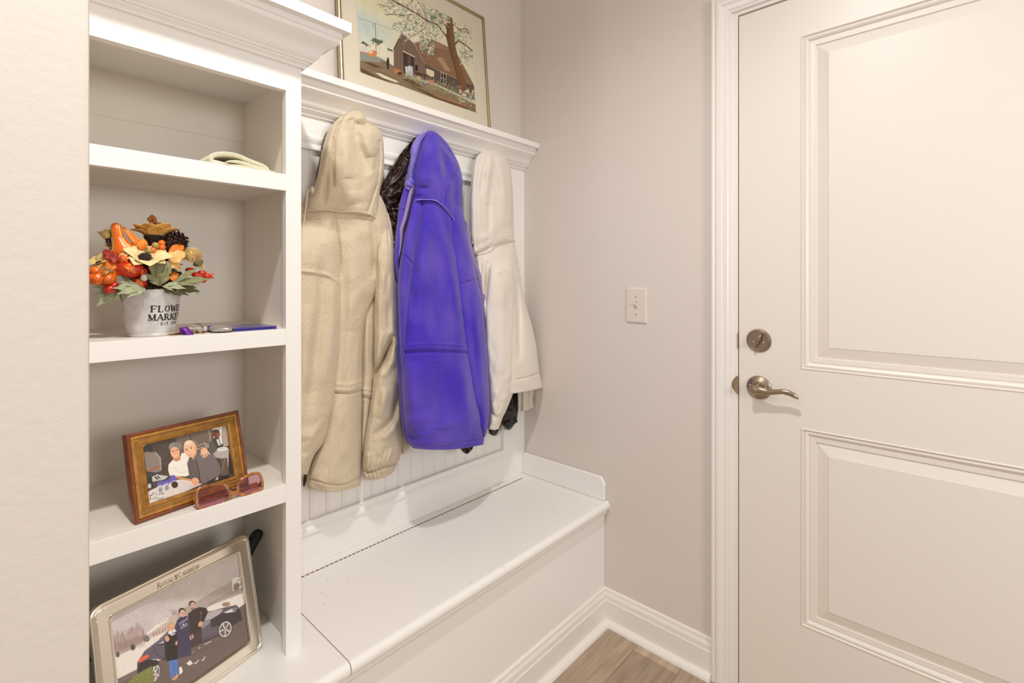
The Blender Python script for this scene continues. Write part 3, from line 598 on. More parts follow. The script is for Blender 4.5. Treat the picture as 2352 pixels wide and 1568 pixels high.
c.poly([(1250, 1040), (1420, 960), (1620, 930), (1620, 980), (1300, 1080)], (40, 32, 30)); c.poly([(1380, 1020), (1425, 950), (1440, 1000)], (196, 186, 176))
c.noise(.015, 2); c.C *= 1.08; c.build('photo_print', wf, M_PRINT)
MB().obox(A(.0255, .0255, .0004), d * (w - .051), u * (h - .051), f * .0008).build('glass_pane', M_GLASS, wf)

# ---- silver photo frame
sf = thing('silver_photo_frame', 'large polished silver photo frame leaning in the bottom cubby', 'photo frame', (.29, 1.09, ZB))
fr = plane_frame((.1466, 1.0529, ZB + .0008), .2705, .2183); o, d, u, n = fr; f = -n if n[1] > 0 else n; w, h, mg = .2933, .2455, .0297
A = lambda x, y, z=0: o + d * x + u * y + f * z
M_SIL = mat('polished_silver', (246, 240, 228), .16, 1., bump=[('n', 60, .03, .001)]); M_SILD = mat('silver_engraving', (126, 106, 80), .5, .4)
def rr(i, p, r):
    L = []
    for cx, cy, a0 in ((w - i - r, i + r, -90), (w - i - r, h - i - r, 0), (i + r, h - i - r, 90), (i + r, i + r, 180)):
        for k in range(9):
            a = math.radians(a0 + 90 * k / 8); L.append(A(cx + r * math.cos(a), cy + r * math.sin(a), p))
    return L
pr = [(0, -.006, .019), (0, .001, .019), (.0006, .0022, .0184), (.0018, .0026, .0172), (.0028, .0018, .0162), (.003, .0034, .016), (.0044, .0042, .0146), (.0056, .0034, .0134), (.0058, .005, .0132), (.0072, .0057, .0118), (.0086, .005, .0104), (.0092, .0044, .0098), (.0245, .0038, .0075), (.0252, .0052, .0072), (.0262, .0066, .0068), (.0278, .0064, .0062), (.0292, .004, .0056), (.0296, .0008, .0054)]
MB().grid([rr(*p) for p in pr], True).build('frame', M_SIL, sf, smooth=True, angle=28)
MB().obox(A(.006, .006, -.0075), d * (w - .012), u * (h - .012), f * .004).build('backing_board', M_DARK, sf)
MB().obox(A(w / 2 - .03, .004, -.008), d * .06, u * .16 * .976 - f * .078, f * -.003).build('easel_leg', M_DARK, sf)
# letter strokes
T_, t_ = .15, .075
FONT = {
 'A': ([((.04, 0), (.42, 1), t_, '0'), ((.42, 1), (.82, 0), T_, '1'), ((.18, .34), (.68, .34), t_, '')], .88),
 'B': ([((.16, 0), (.16, 1), T_, '01'), ('arc', .40, .76, .26, .24, -90, 90, .12), ('arc', .42, .26, .30, .26, -90, 90, .12), ((.16, 1), (.42, 1), t_, ''), ((.16, .52), (.44, .52), t_, ''), ((.16, 0), (.44, 0), t_, '')], .82),
 'C': ([('arc', .48, .5, .42, .5, 45, 315, .12)], .88),
 'E': ([((.16, 0), (.16, 1), T_, '01'), ((.16, 1), (.72, 1), t_, ''), ((.16, .52), (.58, .52), t_, ''), ((.16, 0), (.74, 0), t_, ''), ((.72, 1), (.72, .78), t_, ''), ((.74, 0), (.74, .24), t_, ''), ((.58, .62), (.58, .42), t_, '')], .82),
 'F': ([((.16, 0), (.16, 1), T_, '01'), ((.16, 1), (.74, 1), t_, ''), ((.16, .52), (.58, .52), t_, ''), ((.74, 1), (.74, .76), t_, ''), ((.58, .62), (.58, .42), t_, '')], .8),
 'I': ([((.2, 0), (.2, 1), T_, '01')], .42), 'L': ([((.18, 0), (.18, 1), T_, '01'), ((.18, 0), (.74, 0), t_, ''), ((.74, 0), (.74, .28), t_, '')], .8),
 'K': ([((.16, 0), (.16, 1), T_, '01'), ((.78, 1), (.2, .42), t_, '0'), ((.36, .58), (.82, 0), T_, '1')], .9),
 'M': ([((.12, 0), (.12, 1), t_, '01'), ((.14, 1), (.5, .05), T_, ''), ((.5, .05), (.86, 1), t_, ''), ((.88, 0), (.88, 1), T_, '01')], 1.06),
 'N': ([((.14, 0), (.14, 1), t_, '01'), ((.14, 1), (.78, 0), T_, ''), ((.78, 0), (.78, 1), t_, '1')], .94),
 'O': ([('arc', .46, .5, .40, .5, 0, 360, .13)], .94), 'P': ([((.16, 0), (.16, 1), T_, '01'), ('arc', .42, .74, .28, .26, -90, 90, .12), ((.16, 1), (.44, 1), t_, ''), ((.16, .48), (.44, .48), t_, '')], .8),
 'R': ([((.16, 0), (.16, 1), T_, '01'), ('arc', .42, .75, .27, .25, -90, 90, .12), ((.16, 1), (.44, 1), t_, ''), ((.16, .5), (.44, .5), t_, ''), ((.42, .5), (.82, 0), T_, '1')], .9),
 'S': ([('arc', .40, .75, .28, .25, 30, 270, .11), ('arc', .40, .25, .30, .25, 90, -150, .13)], .78),
 'T': ([((.42, 0), (.42, 1), T_, '0'), ((.06, 1), (.78, 1), t_, ''), ((.06, 1), (.06, .76), t_, ''), ((.78, 1), (.78, .76), t_, '')], .86),
 'W': ([((.02, 1), (.3, 0), T_, '0'), ((.3, 0), (.52, .9), t_, ''), ((.52, .9), (.78, 0), T_, ''), ((.78, 0), (1.04, 1), t_, '1')], 1.1),
 'Y': ([((.02, 1), (.4, .48), T_, '0'), ((.78, 1), (.4, .48), t_, '0'), ((.4, 0), (.4, .5), T_, '0')], .82),
 '1': ([((.3, 0), (.3, 1), T_, '0'), ((.1, .84), (.3, 1), t_, '')], .56), '7': ([((.06, 1), (.66, 1), t_, ''), ((.66, 1), (.28, 0), T_, ''), ((.06, 1), (.06, .8), t_, '')], .74),
 '8': ([('arc', .36, .76, .24, .24, 0, 360, .11), ('arc', .36, .26, .29, .26, 0, 360, .11)], .74), '0': ([('arc', .38, .5, .31, .5, 0, 360, .12)], .76),
 '.': ([((.12, 0), (.12, .13), .14, '')], .3), '*': ([((.15, .38), (.15, .56), .17, '')], .36), ' ': ([], .36)}
def text_quads(txt, size, track=.06, light=1., serif=True):
    Q = []; x = 0
    for ch in txt:
        St, wd = FONT[ch]
        for s in St:
            if s[0] == 'arc':
                _, cx, cy, rx, ry, a0, a1, wi = s; n = max(6, int(abs(a1 - a0) / 22)); wi *= light
                for k in range(n):
                    q = []
                    for a in (a0 + (a1 - a0) * k / n, a0 + (a1 - a0) * (k + 1) / n):
                        r = math.radians(a); e = wi * (.55 + .45 * abs(math.cos(r)))
                        q.append(((cx + rx * math.cos(r)), (cy + ry * math.sin(r)), (cx + max(rx - e, .02) * math.cos(r)), (cy + max(ry - e * .8, .02) * math.sin(r))))
                    Q.append([(x + q[0][0], q[0][1]), (x + q[1][0], q[1][1]), (x + q[1][2], q[1][3]), (x + q[0][2], q[0][3])])
            else:
                (x0, y0), (x1, y1), wi, sf_ = s; wi *= light; L = math.hypot(x1 - x0, y1 - y0); nx, ny = -(y1 - y0) / L * wi / 2, (x1 - x0) / L * wi / 2
                n = 1 + int(abs(x1 - x0) / .2)
                for k in range(n):
                    a, b = k / n, (k + 1) / n; ax_, ay_, bx_, by_ = x0 + (x1 - x0) * a, y0 + (y1 - y0) * a, x0 + (x1 - x0) * b, y0 + (y1 - y0) * b
                    Q.append([(x + ax_ + nx, ay_ + ny), (x + bx_ + nx, by_ + ny), (x + bx_ - nx, by_ - ny), (x + ax_ - nx, ay_ - ny)])
                if serif:
                    for e in sf_:
                        px_, py_ = (x0, y0) if e == '0' else (x1, y1); tt = t_ * light; hw = wi / 2 + .1
                        py_ = tt / 2 if py_ < .5 else 1 - tt / 2
                        Q.append([(x + px_ - hw, py_ - tt / 2), (x + px_ + hw, py_ - tt / 2), (x + px_ + hw, py_ + tt / 2), (x + px_ - hw, py_ + tt / 2)])
        x += wd + track
    return [[(a * size, b * size) for a, b in q] for q in Q], (x - track) * size
def flat_text(name, txt, A_, x0, y0, size, z, m, parent, width=None, slope=0., light=1.):
    Q, L = text_quads(txt, size, light=light); k = (width / L) if width else 1; mb = MB()
    for i, q in enumerate(Q):
        mb.add([A_(x0 + a * k, y0 + b + slope * a * k, z + i * 1e-6) for a, b in q], [(0, 1, 2, 3)])
    return mb.build(name, m, parent)
zt = .0044; yb = h - .0212
mb = MB()
def put_word(word, x0, size, width):
    Q, L = text_quads(word, size, light=.85); k = width / L
    for i, q in enumerate(Q): mb.add([A(x0 + a * k, yb + b, zt + i * 1e-6) for a, b in q], [(0, 1, 2, 3)])
put_word('R', .1045, .0098, .0072); put_word('OYAL', .1122, .0074, .0215); put_word('C', .1418, .0098, .0075); put_word('ARIBBEAN', .1497, .0074, .0325)
cx = .1380                              # crowned anchor mark
for k in range(10):
    a0, a1 = math.radians(200 + 14 * k), math.radians(200 + 14 * (k + 1))
    mb.add([A(cx + .0033 * math.cos(a0), yb + .0042 + .004 * math.sin(a0), zt), A(cx + .0033 * math.cos(a1), yb + .0042 + .004 * math.sin(a1), zt), A(cx + .0024 * math.cos(a1), yb + .0042 + .003 * math.sin(a1), zt), A(cx + .0024 * math.cos(a0), yb + .0042 + .003 * math.sin(a0), zt)], [(0, 1, 2, 3)])
for x_, y_, w_, h_ in ((cx - .0005, yb + .0003, .001, .0075), (cx - .0022, yb + .0048, .0044, .0007), (cx - .0022, yb + .0062, .0044, .0008)): mb.add([A(x_, y_, zt), A(x_ + w_, y_, zt), A(x_ + w_, y_ + h_, zt), A(x_, y_ + h_, zt)], [(0, 1, 2, 3)])
for k in (-1, 0, 1): mb.add([A(cx + k * .002 - .0006, yb + .007, zt), A(cx + k * .002 + .0006, yb + .007, zt), A(cx + k * .0025, yb + .0102, zt)], [(0, 1, 2)])
mb.build('engraved_lettering', M_SILD, sf)
c = Canvas(A(mg - .001, mg - .001, -.0005), d, u, w - 2 * mg + .002, h - 2 * mg + .002, 400, 320, (250, 1260, 5.0914))
for j in range(c.ny):
    t = j / c.ny; c.C[j] = np.array((188, 178, 172)) * (1 - t) + np.array((214, 202, 204)) * t
bl = np.clip((.62 - c.X / c.nx) * 1.6, 0, 1)[..., None]; c.C = c.C * (1 - .5 * bl) + np.array((204, 192, 198)) * .5 * bl; c.noise(.02, 24)
c.poly([(-100, 1290), (430, 1060), (700, 940), (1000, 800), (1150, 690), (1540, 480), (1700, 560), (1700, 900), (600, 1400), (-200, 1700)], (224, 214, 208))
c.poly([(780, 760), (930, 660), (1050, 600), (1250, 480), (1440, 375), (1530, 315), (1600, 330), (1600, 500), (1150, 680), (830, 850)], (172, 158, 152)); c.noise(.012, 3)
for i in range(40): x = 1160 + i * 9; c.line([(x, 672 - i * 4.6), (x + 2, 640 - i * 4.8)], 4, (120, 106, 100), .7)
c.poly([(1440, 360), (1490, 330), (1540, 330), (1560, 450), (1450, 500)], (222, 214, 208)); c.poly([(1460, 420), (1500, 390), (1530, 420), (1520, 470), (1460, 490)], (140, 128, 122))
for x, y in ((1500, 370), (1530, 400), (1510, 430)): c.line([(x, y), (x + 40, y - 14)], 8, (90, 80, 78))
for i in range(420):
    x = 20 + 410 * RNG.random(); top = 980 - 110 * math.exp(-((x - 330) / 110) ** 2) - 30 * math.exp(-((x - 90) / 60) ** 2); y = top + (1200 - x * .25 - top) * RNG.random()
    c.line([(x, y + 50), (x + RNG.normal() * 14, y - 10)], 4, (134 + 26 * RNG.random(), 108 + 20 * RNG.random(), 108 + 16 * RNG.random()), .55)
c.poly([(20, 1120), (440, 1000), (440, 1060), (280, 1165), (60, 1275)], (148, 124, 122), .6, 6)
c.ell(280, 1150, 28, 36, (92, 84, 80)); c.ell(105, 1235, 20, 34, (96, 88, 82)); c.ell(440, 1050, 40, 40, (122, 116, 110)); 
for i in range(26): c.line([(770, 800), (770 + RNG.normal() * 34, 700 + 30 * RNG.random())], 3, (140, 124, 122), .6)
c.poly([(445, 990), (480, 950), (700, 800), (790, 760), (820, 850), (820, 900), (640, 980), (480, 1050)], (196, 176, 168)); c.poly([(445, 985), (560, 880), (690, 800), (700, 840), (560, 930), (450, 1010)], (226, 218, 214))
for x, y in ((590, 880), (630, 860), (668, 838)): c.ell(x, y, 16, 16, (236, 230, 226)); c.line([(x - 15, y + 8), (x, y - 16), (x + 15, y + 4)], 5, (120, 108, 106))
for i in range(8): c.line([(520 + i * 34, 985 - i * 15), (528 + i * 34, 1020 - i * 16)], 13, (150, 120, 112), .8)
c.ell(1370, 650, 50, 26, (168, 140, 126)); c.line([(1340, 660), (1420, 620)], 6, (120, 80, 70))
# road and car
c.poly([(90, 1530), (300, 1430), (600, 1300), (1000, 1050), (1570, 655), (1660, 640), (1700, 1120), (900, 1660), (60, 1660)], (112, 98, 92)); c.noise(.012, 2)
c.line([(1120, 1118), (1195, 1080)], 9, (222, 212, 206)); c.line([(950, 1225), (1000, 1200)], 7, (190, 180, 174), .8); c.line([(960, 1250), (1500, 1010), (1640, 950)], 5, (88, 74, 68), .7); c.ell(1060, 1158, 12, 6, (214, 206, 200))
c.line([(70, 1568), (320, 1440)], 60, (126, 110, 112), .8)
c.poly([(330, 1330), (420, 1190), (560, 1085), (690, 960), (830, 880), (960, 790), (1110, 740), (1230, 720), (1330, 690), (1490, 655), (1535, 700), (1565, 790), (1555, 850), (1440, 910), (1420, 870), (1290, 960), (1270, 1010), (620, 1300), (580, 1290), (500, 1290), (420, 1340), (330, 1450)], (104, 94, 104))
c.poly([(1300, 760), (1490, 690), (1540, 720), (1560, 830), (1440, 900), (1400, 850), (1280, 900), (1200, 920), (1180, 840)], (74, 64, 66)); c.poly([(1080, 770), (1240, 720), (1340, 700), (1300, 760), (1180, 830), (1100, 840)], (176, 166, 170)); c.poly([(1340, 745), (1440, 700), (1500, 690), (1480, 735), (1380, 750)], (214, 206, 206)); c.ell(1468, 712, 26, 20, (140, 130, 132), 1, -25)
c.poly([(560, 1120), (690, 1050), (700, 1100), (600, 1130)], (70, 64, 74)); c.poly([(570, 1115), (640, 1070), (650, 1100)], (176, 176, 186)); c.poly([(1080, 870), (1180, 820), (1190, 860), (1090, 940)], (140, 136, 144))
c.line([(520, 1130), (540, 1220), (620, 1270), (960, 1120), (1270, 980)], 5, (70, 60, 66)); c.line([(430, 1190), (700, 980)], 16, (136, 126, 138), .7); c.poly([(350, 1340), (460, 1290), (560, 1300), (600, 1330), (330, 1480)], (66, 56, 58)); c.line([(640, 1290), (1280, 1010)], 26, (70, 58, 56), .8)
c.poly([(345, 1325), (370, 1275), (440, 1238), (472, 1240), (455, 1275), (390, 1315), (350, 1335)], (222, 98, 66)); c.line([(390, 1275), (455, 1245)], 8, (240, 130, 96))
def wheel(x, y, rx, ry, rot):
    c.ell(x, y, rx * 1.12, ry * 1.1, (48, 40, 40), 1, rot); c.ell(x, y, rx, ry, (206, 198, 194), 1, rot); c.ell(x, y, rx * .82, ry * .84, (110, 100, 98), 1, rot)
    for k in range(5):
        a = math.radians(k * 72 + 20); c.line([(x, y), (x + rx * .85 * math.cos(a), y + ry * .88 * math.sin(a))], 17, (206, 198, 194))
    c.ell(x, y, rx * .2, ry * .2, (170, 160, 156))
wheel(1362, 940, 72, 96, 20); wheel(545, 1455, 46, 98, 18)
# people
c.poly([(1080, 720), (1140, 690), (1160, 740), (1110, 850), (1075, 840), (1085, 760)], (66, 54, 50)); c.poly([(925, 760), (1000, 700), (1060, 680), (1140, 690), (1120, 740), (1075, 740), (1070, 850), (1085, 950), (1040, 1010), (950, 1000)], (70, 58, 54)); c.ell(974, 646, 40, 40, (66, 50, 44)); c.ell(981, 668, 33, 45, (206, 164, 146)); c.ell(985, 700, 24, 18, (112, 84, 74)); c.line([(972, 694), (996, 690)], 6, (230, 220, 212)); c.ell(1072, 880, 26, 34, (206, 160, 136), 1, 30); c.poly([(955, 990), (1085, 950), (1090, 1080), (960, 1140)], (78, 66, 66)); c.line([(975, 1010), (985, 1040)], 20, (200, 156, 134))
for x in (968, 992): c.ell(x, 660, 5, 4, (60, 44, 40))
c.poly([(775, 900), (800, 830), (840, 795), (920, 785), (950, 850), (955, 1010), (965, 1240), (900, 1260), (820, 1280), (800, 1100)], (76, 68, 92)); c.ell(855, 730, 40, 40, (58, 44, 42)); c.ell(861, 754, 33, 45, (210, 168, 150)); c.line([(848, 775), (876, 772)], 5, (170, 110, 100)); c.line([(840, 810), (900, 800)], 16, (60, 52, 76))
for x in (848, 872): c.ell(x, 750, 5, 4, (60, 44, 40))
def tiny(txt, x, y, size, dx, dy):
    Q, L = text_quads(txt, size, serif=False, light=1.3)
    for q in Q: c.poly([(x + a * dx, y - b + a * dy) for a, b in q], (226, 220, 226), .95, .6)
tiny('PATRIOTS', 824, 892, 24, .62, -.42); tiny('FOOTBALL', 838, 944, 24, .5, -.3); c.ell(875, 884, 12, 8, (226, 220, 226)); c.ell(848, 898, 6, 4, (226, 220, 226)); c.ell(905, 872, 6, 4, (226, 220, 226))
c.line([(950, 1020), (960, 1060)], 18, (206, 160, 140))
c.poly([(655, 1080), (690, 985), (760, 955), (795, 975), (805, 1120), (812, 1290), (670, 1315), (655, 1200)], (58, 52, 50)); c.poly([(690, 1000), (700, 960), (770, 935), (790, 960), (770, 1000), (720, 1020)], (224, 216, 212)); c.line([(745, 990), (775, 975)], 16, (80, 116, 180)); c.ell(726, 905, 40, 52, (196, 164, 116)); c.ell(736, 925, 28, 38, (220, 172, 146)); c.line([(722, 945), (748, 940)], 5, (190, 100, 90)); c.ell(682, 1050, 26, 36, (214, 164, 140)); c.ell(708, 1015, 16, 20, (50, 44, 44)); c.line([(790, 1090), (790, 1115)], 24, (214, 164, 140)); c.line([(690, 1190), (800, 1130)], 10, (44, 38, 38), .7)
for x in (726, 748): c.ell(x, 920, 4, 4, (70, 50, 46))
c.poly([(700, 1312), (806, 1288), (808, 1470), (790, 1490), (766, 1440), (764, 1510), (722, 1512)], (92, 120, 186)); c.line([(760, 1330), (768, 1440)], 7, (64, 88, 150)); c.ell(770, 1515, 34, 16, (200, 150, 116), 1, -25); c.ell(795, 1485, 22, 14, (206, 160, 126), 1, -25)
c.poly([(820, 1390), (850, 1372), (866, 1440), (826, 1472)], (226, 220, 216)); c.poly([(905, 1340), (950, 1300), (985, 1340), (940, 1366)], (222, 214, 210)); c.line([(1000, 1340), (1030, 1330), (1046, 1300)], 13, (226, 220, 214)); c.line([(1088, 1304), (1112, 1292), (1122, 1262)], 13, (226, 220, 214))
c.poly([(150, 1660), (290, 1488), (500, 1366), (530, 1568), (540, 1700)], (128, 130, 76)); 
for i in range(140):
    a, b = RNG.random(), RNG.random(); x = 240 + 270 * a; y = 1510 - 130 * a + 20 + 110 * b; c.line([(x, y), (x + 16, y - 8)], 5, ((100, 104, 56), (150, 152, 96), (112, 110, 70))[i % 3], .7)
c.noise(.01, 2); c.C *= 1.12; c.build('photo_print', sf, M_PRINT)
MB().obox(A(mg, mg, .0002), d * (w - 2 * mg), u * (h - 2 * mg), f * .0006).build('glass_pane', M_GLASS, sf)
# ------------------------------------------------------------------ flower arrangement in a tin bucket (second shelf)
ZS = 1.1407
BC = np.array((.2275, 1.1345, ZS)); VD = np.array((BC[0], BC[1], 0)); VD /= np.linalg.norm(VD); RT = np.array((VD[1], -VD[0], 0)); FRN = -VD
fa = thing('flower_arrangement', 'autumn artificial flower arrangement in galvanised tin bucket', 'flower arrangement', tuple(BC))
M_TIN = mat('galvanised_tin', (212, 208, 205), .42, .25, var=(38, .2), bump=[('n', 40, .08, .001)])
BH, R0, R1 = .0845, .0378, .0475
prof = [(.0001, .004), (.033, .004), (.0362, 0), (R0, .0006), (R0 + .0004, .003), (R0 - .0003, .006)] + [(R0 + (R1 - R0) * t, BH * t) for t in np.linspace(.1, 1, 8)] + [(R1 + .0012, BH + .0004), (R1 + .001, BH + .002), (R1 - .001, BH + .0018), (R1 - .0015, BH - .004), (R1 - .004, BH - .02), (.0001, BH - .02)]
bk = MB().lathe(prof, BC, (0, 0, 1), 56).build('bucket', M_TIN, fa, smooth=True, angle=35)
M_INK = mat('black_print', (26, 22, 24), .5)
mb = MB()
def on_bucket(s, z):
    r = R0 + (R1 - R0) * z / BH + .0005; a = s / .0432
    return BC + FRN * r * math.cos(a) + RT * r * math.sin(a) + np.array((0, 0, z))
def bucket_text(txt, s0, z0, size, track=.1, light=1.15):
    Q, L = text_quads(txt, size, track, light)
    for i, q in enumerate(Q): mb.add([on_bucket(s0 + a, z0 + b) + FRN * i * 4e-7 for a, b in q], [(0, 1, 2, 3)])
bucket_text('FLOWER', -.001, .0450, .0118, .1, 1.35); bucket_text('MARKET', -.0045, .0292, .0118, .1, 1.35); bucket_text('* EST. 1870 *', .0105, .0205, .0052, .14, 1.5)
mb.build('lettering', M_INK, bk)
MB().lathe([(.0001, .0), (R1 - .004, 0)], BC + (0, 0, BH - .012), (0, 0, 1), 24).build('foam_filler', mat('dark_foam', (44, 36, 26), .9), fa)
def bp(x, y, dy=0.): return at(200 + x / 6.533, 480 + y / 6.533, 1.1345 + dy)
M_LEAF = mat('sage_leaf', (134, 132, 92), .75, var=(120, .18), bump=[('n', 300, .2, .0006)]); M_LEAFD = mat('olive_leaf', (96, 92, 60), .75, var=(120, .2)); M_LEAFP = mat('dusty_leaf', (164, 168, 134), .8, var=(120, .14))
M_ORL = mat('orange_leaf', (226, 122, 20), .6, var=(90, .35)); M_REDL = mat('crimson_leaf', (150, 34, 12), .55, var=(90, .3)); M_CREAM = mat('cream_petal', (240, 214, 158), .7, var=(90, .1)); M_GOLDP = mat('mustard_petal', (226, 178, 94), .7, var=(80, .25)); M_PEACH = mat('peach_leaf', (240, 188, 116), .7, var=(70, .14))
M_RED = mat('glossy_red', (206, 44, 14), .25, coat=.5); M_ORG = mat('glossy_orange', (232, 108, 24), .25, coat=.5); M_AMB = mat('amber_berry', (176, 108, 34), .3, coat=.4); M_BRN = mat('pine_cone_scale', (58, 36, 26), .8, var=(200, .3)); M_YEL = mat('pale_yellow_petal', (214, 186, 120), .75, var=(90, .15)); M_STEM = mat('brown_stem', (70, 50, 34), .8); M_PALEB = mat('olive_berry', (176, 150, 86), .35, coat=.3)
def leaf(name, base, tip, wid, lobes, m, par=fa, fold=.25, curl=.1, toward=None, depth=.45, sub=False):
    b, t = np.array(base), np.array(tip); ax = t - b; L = np.linalg.norm(ax); ax /= L
    vd = np.array(toward) if toward is not None else (FRN + np.array((0, 0, .45))); sd = np.cross(ax, vd); sd /= np.linalg.norm(sd); nr = np.cross(sd, ax); nr *= 1 if np.dot(nr, vd) > 0 else -1
    n = 8 * max(lobes, 1) + 1 if lobes else 11; G = []
    for i in range(n):
        s = i / (n - 1); e = math.sin(math.pi * min(1, s ** .75)) ** .8
        if lobes:
            ph = (s * lobes) % 1; e *= (1 - depth) + depth * (1 - abs(ph * 2 - 1.1)) * 1.1
            if s > .97: e = 0
        hw = wid * max(e, .02); c = b + ax * L * (s + (.10 * math.sin(s * lobes * 2 * math.pi) * 0)) + nr * L * curl * math.sin(math.pi * s)
        lb = .12 * L * (1 / (lobes + 1)) if lobes else 0
        G.append([c + sd * hw * q + nr * abs(q) * hw * fold + ax * lb * abs(q) for q in (-1, -.5, 0, .5, 1)])
    o = MB().grid(G).build(name, m, par, smooth=True); k = o.modifiers.new('thickness', 'SOLIDIFY'); k.thickness = .0006; return o
def palm_leaf(base, tips, m, wid, name='leaf'):     # one leaf of several pointed lobes radiating from its base
    b = np.array(base); mbl = MB()
    for k, tp in enumerate(tips):
        t = np.array(tp); ax = t - b; L = np.linalg.norm(ax); ax /= L; vd = FRN + np.array((0, 0, .4)); sd = np.cross(ax, vd); sd /= np.linalg.norm(sd); nr = np.cross(sd, ax); nr *= 1 if np.dot(nr, vd) > 0 else -1; G = []
        for s in np.linspace(0, 1, 12):
            hw = wid * .78 * L * (.3 + .7 * math.sin(math.pi * min(1, s) ** 1.2)) * (1 - max(0, (s - .6) / .4) ** 1.4 * .92) * (1 + .16 * math.cos(s * 19))
            G.append([b + ax * L * s + sd * hw * q + nr * (abs(q) * hw * .3 + .004 * math.sin(s * 3) + k * .0004) for q in (-1, -.5, 0, .5, 1)])
        mbl.grid(G)
    o = mbl.build(name, m, fa, smooth=True); k = o.modifiers.new('thickness', 'SOLIDIFY'); k.thickness = .0006; return o
def flower(name, c, nrm, rad, n, cup, mp, mc, rc, wid=.5, layers=1, pn=.12, stemto=None):
    c = np.array(c); nrm = np.array(nrm, float); nrm /= np.linalg.norm(nrm); a = np.cross(nrm, (.3, .2, .9)); a /= np.linalg.norm(a); b = np.cross(nrm, a)
    ce = MB().ball(c + nrm * rc * .2, rc, 12, (1, 1, 1))
    for k in range(26):
        q = k * 2.39996; r = rc * math.sqrt((k + .5) / 26); ce.ball(c + nrm * rc * (.25 + .85 * math.sqrt(max(0, 1 - (r / rc) ** 2))) + a * r * math.cos(q) + b * r * math.sin(q), rc * .16, 6)
    root = ce.build(name, mc, fa, smooth=True)
    for l in range(layers):
        for k in range(n):
            q = 2 * math.pi * (k + .5 * l) / n + RNG.normal() * .08; R = rad * (1 - .18 * l) * (1 + RNG.normal() * .06); cu = cup + l * .22 + RNG.normal() * .07
            d0 = (a * math.cos(q) + b * math.sin(q)); tip = c + d0 * R * math.cos(cu) + nrm * R * math.sin(cu)
            leaf('petal', c + d0 * rc * .6, tip, R * wid * .5, 0, mp, root, .18, pn, nrm, 0)
    return root
# gourd with stripes
P = [bp(*p, dy) for p, dy in (((436, 226), .002), ((436, 250), .0), ((448, 330), -.004), ((470, 430), -.006), ((500, 520), -.008), ((540, 600), -.008), ((565, 660), -.006), ((580, 715), -.004))]
rad = [.0035, .0082, .0085, .0088, .0125, .0195, .021, .012]
PP = [np.array([np.interp(t, range(8), [p[k] for p in P]) for k in range(3)]) for t in np.linspace(0, 7, 26)]; RR = np.interp(np.linspace(0, 7, 26), range(8), rad)
g = MB().tube(PP, RR, 20).build('gourd', [M_ORG, M_GOLDP], fa, smooth=True)
for i, pg in enumerate(g.data.polygons):
    if i < 500 and (i % 20) in (2, 7, 8, 13, 18): pg.material_index = 1
# berry sprig
r_ = MB().tube([bp(1010, 150, .004), bp(1030, 230, .004), bp(1090, 330, .006), bp(1060, 470, .01)], .0011, 6).build('berry_stem', M_STEM, fa)
for x, y in ((975, 118), (940, 152), (1005, 142), (968, 212), (1016, 186), (1050, 228), (990, 262), (1098, 236), (1076, 292), (1122, 278), (1040, 262), (1060, 300)):
    MB().ball(bp(x, y, .003 + .006 * RNG.random()), .0043, 14).build('berry', M_AMB, r_, smooth=True)
# big mustard flower seen from below, cupped, with a dark calyx
flower('mustard_flower', bp(1010, 452, .0), (.06, .16, 1), .044, 11, .50, M_GOLDP, M_BRN, .011, .75, 2)
MB().lathe([(.016, .006), (.0135, -.002), (.008, -.012), (.003, -.03)], bp(1000, 455, .0), (.0, .1, 1), 18).build('calyx', mat('dark_calyx', (40, 26, 18), .8), fa, smooth=True)
# orange husk pod
leaf('husk', bp(850, 640, -.02), bp(535, 262, .0), .006, 0, M_ORL, curl=.08); leaf('husk', bp(830, 600, -.022), bp(575, 330, .002), .005, 0, M_GOLDP, curl=-.05); leaf('husk', bp(820, 620, -.026), bp(850, 440, -.02), .008, 0, M_ORL, curl=.15)
# pine cone
c = bp(1215, 560, .004); ax = bp(1400, 440, .0) - bp(1050, 660, .0); ax /= np.linalg.norm(ax); a = np.cross(ax, (0, 0, 1.)); a /= np.linalg.norm(a); b = np.cross(ax, a); pc = MB()
pc.lathe([(.0001, -.03), (.014, -.022), (.019, -.006), (.017, .01), (.009, .026), (.0001, .033)], c, ax, 16)
for k in range(120):
    s = k / 119; h = -.03 + .062 * s; R = .0215 * math.sin(math.pi * (.12 + .82 * s)) ** .7; q = k * 2.39996; d0 = a * math.cos(q) + b * math.sin(q); p = c + ax * h + d0 * R; e = np.cross(ax, d0); L = .008 * (1.1 - .4 * s)
    pc.add([p - e * .0028 - d0 * .004, p + e * .0028 - d0 * .004, p + e * .0042 + d0 * L * .6 + ax * L * .5, p + d0 * L + ax * L * .9, p - e * .0042 + d0 * L * .6 + ax * L * .5, p - ax * .0022, p + d0 * L * .8 + ax * L * .3], [(0, 1, 2, 3, 4), (1, 0, 5), (2, 1, 5, 6), (3, 2, 6), (4, 3, 6), (0, 4, 6, 5)])
pc.build('pine_cone', M_BRN, fa)
for x, y, m in ((1120, 512, M_ORG), (1124, 574, M_ORG), (1026, 545, M_PALEB), (985, 620, M_ORG), (930, 625, M_PALEB)): MB().ball(bp(x, y, -.026), .0062, 14).build('berry', m, fa, smooth=True)
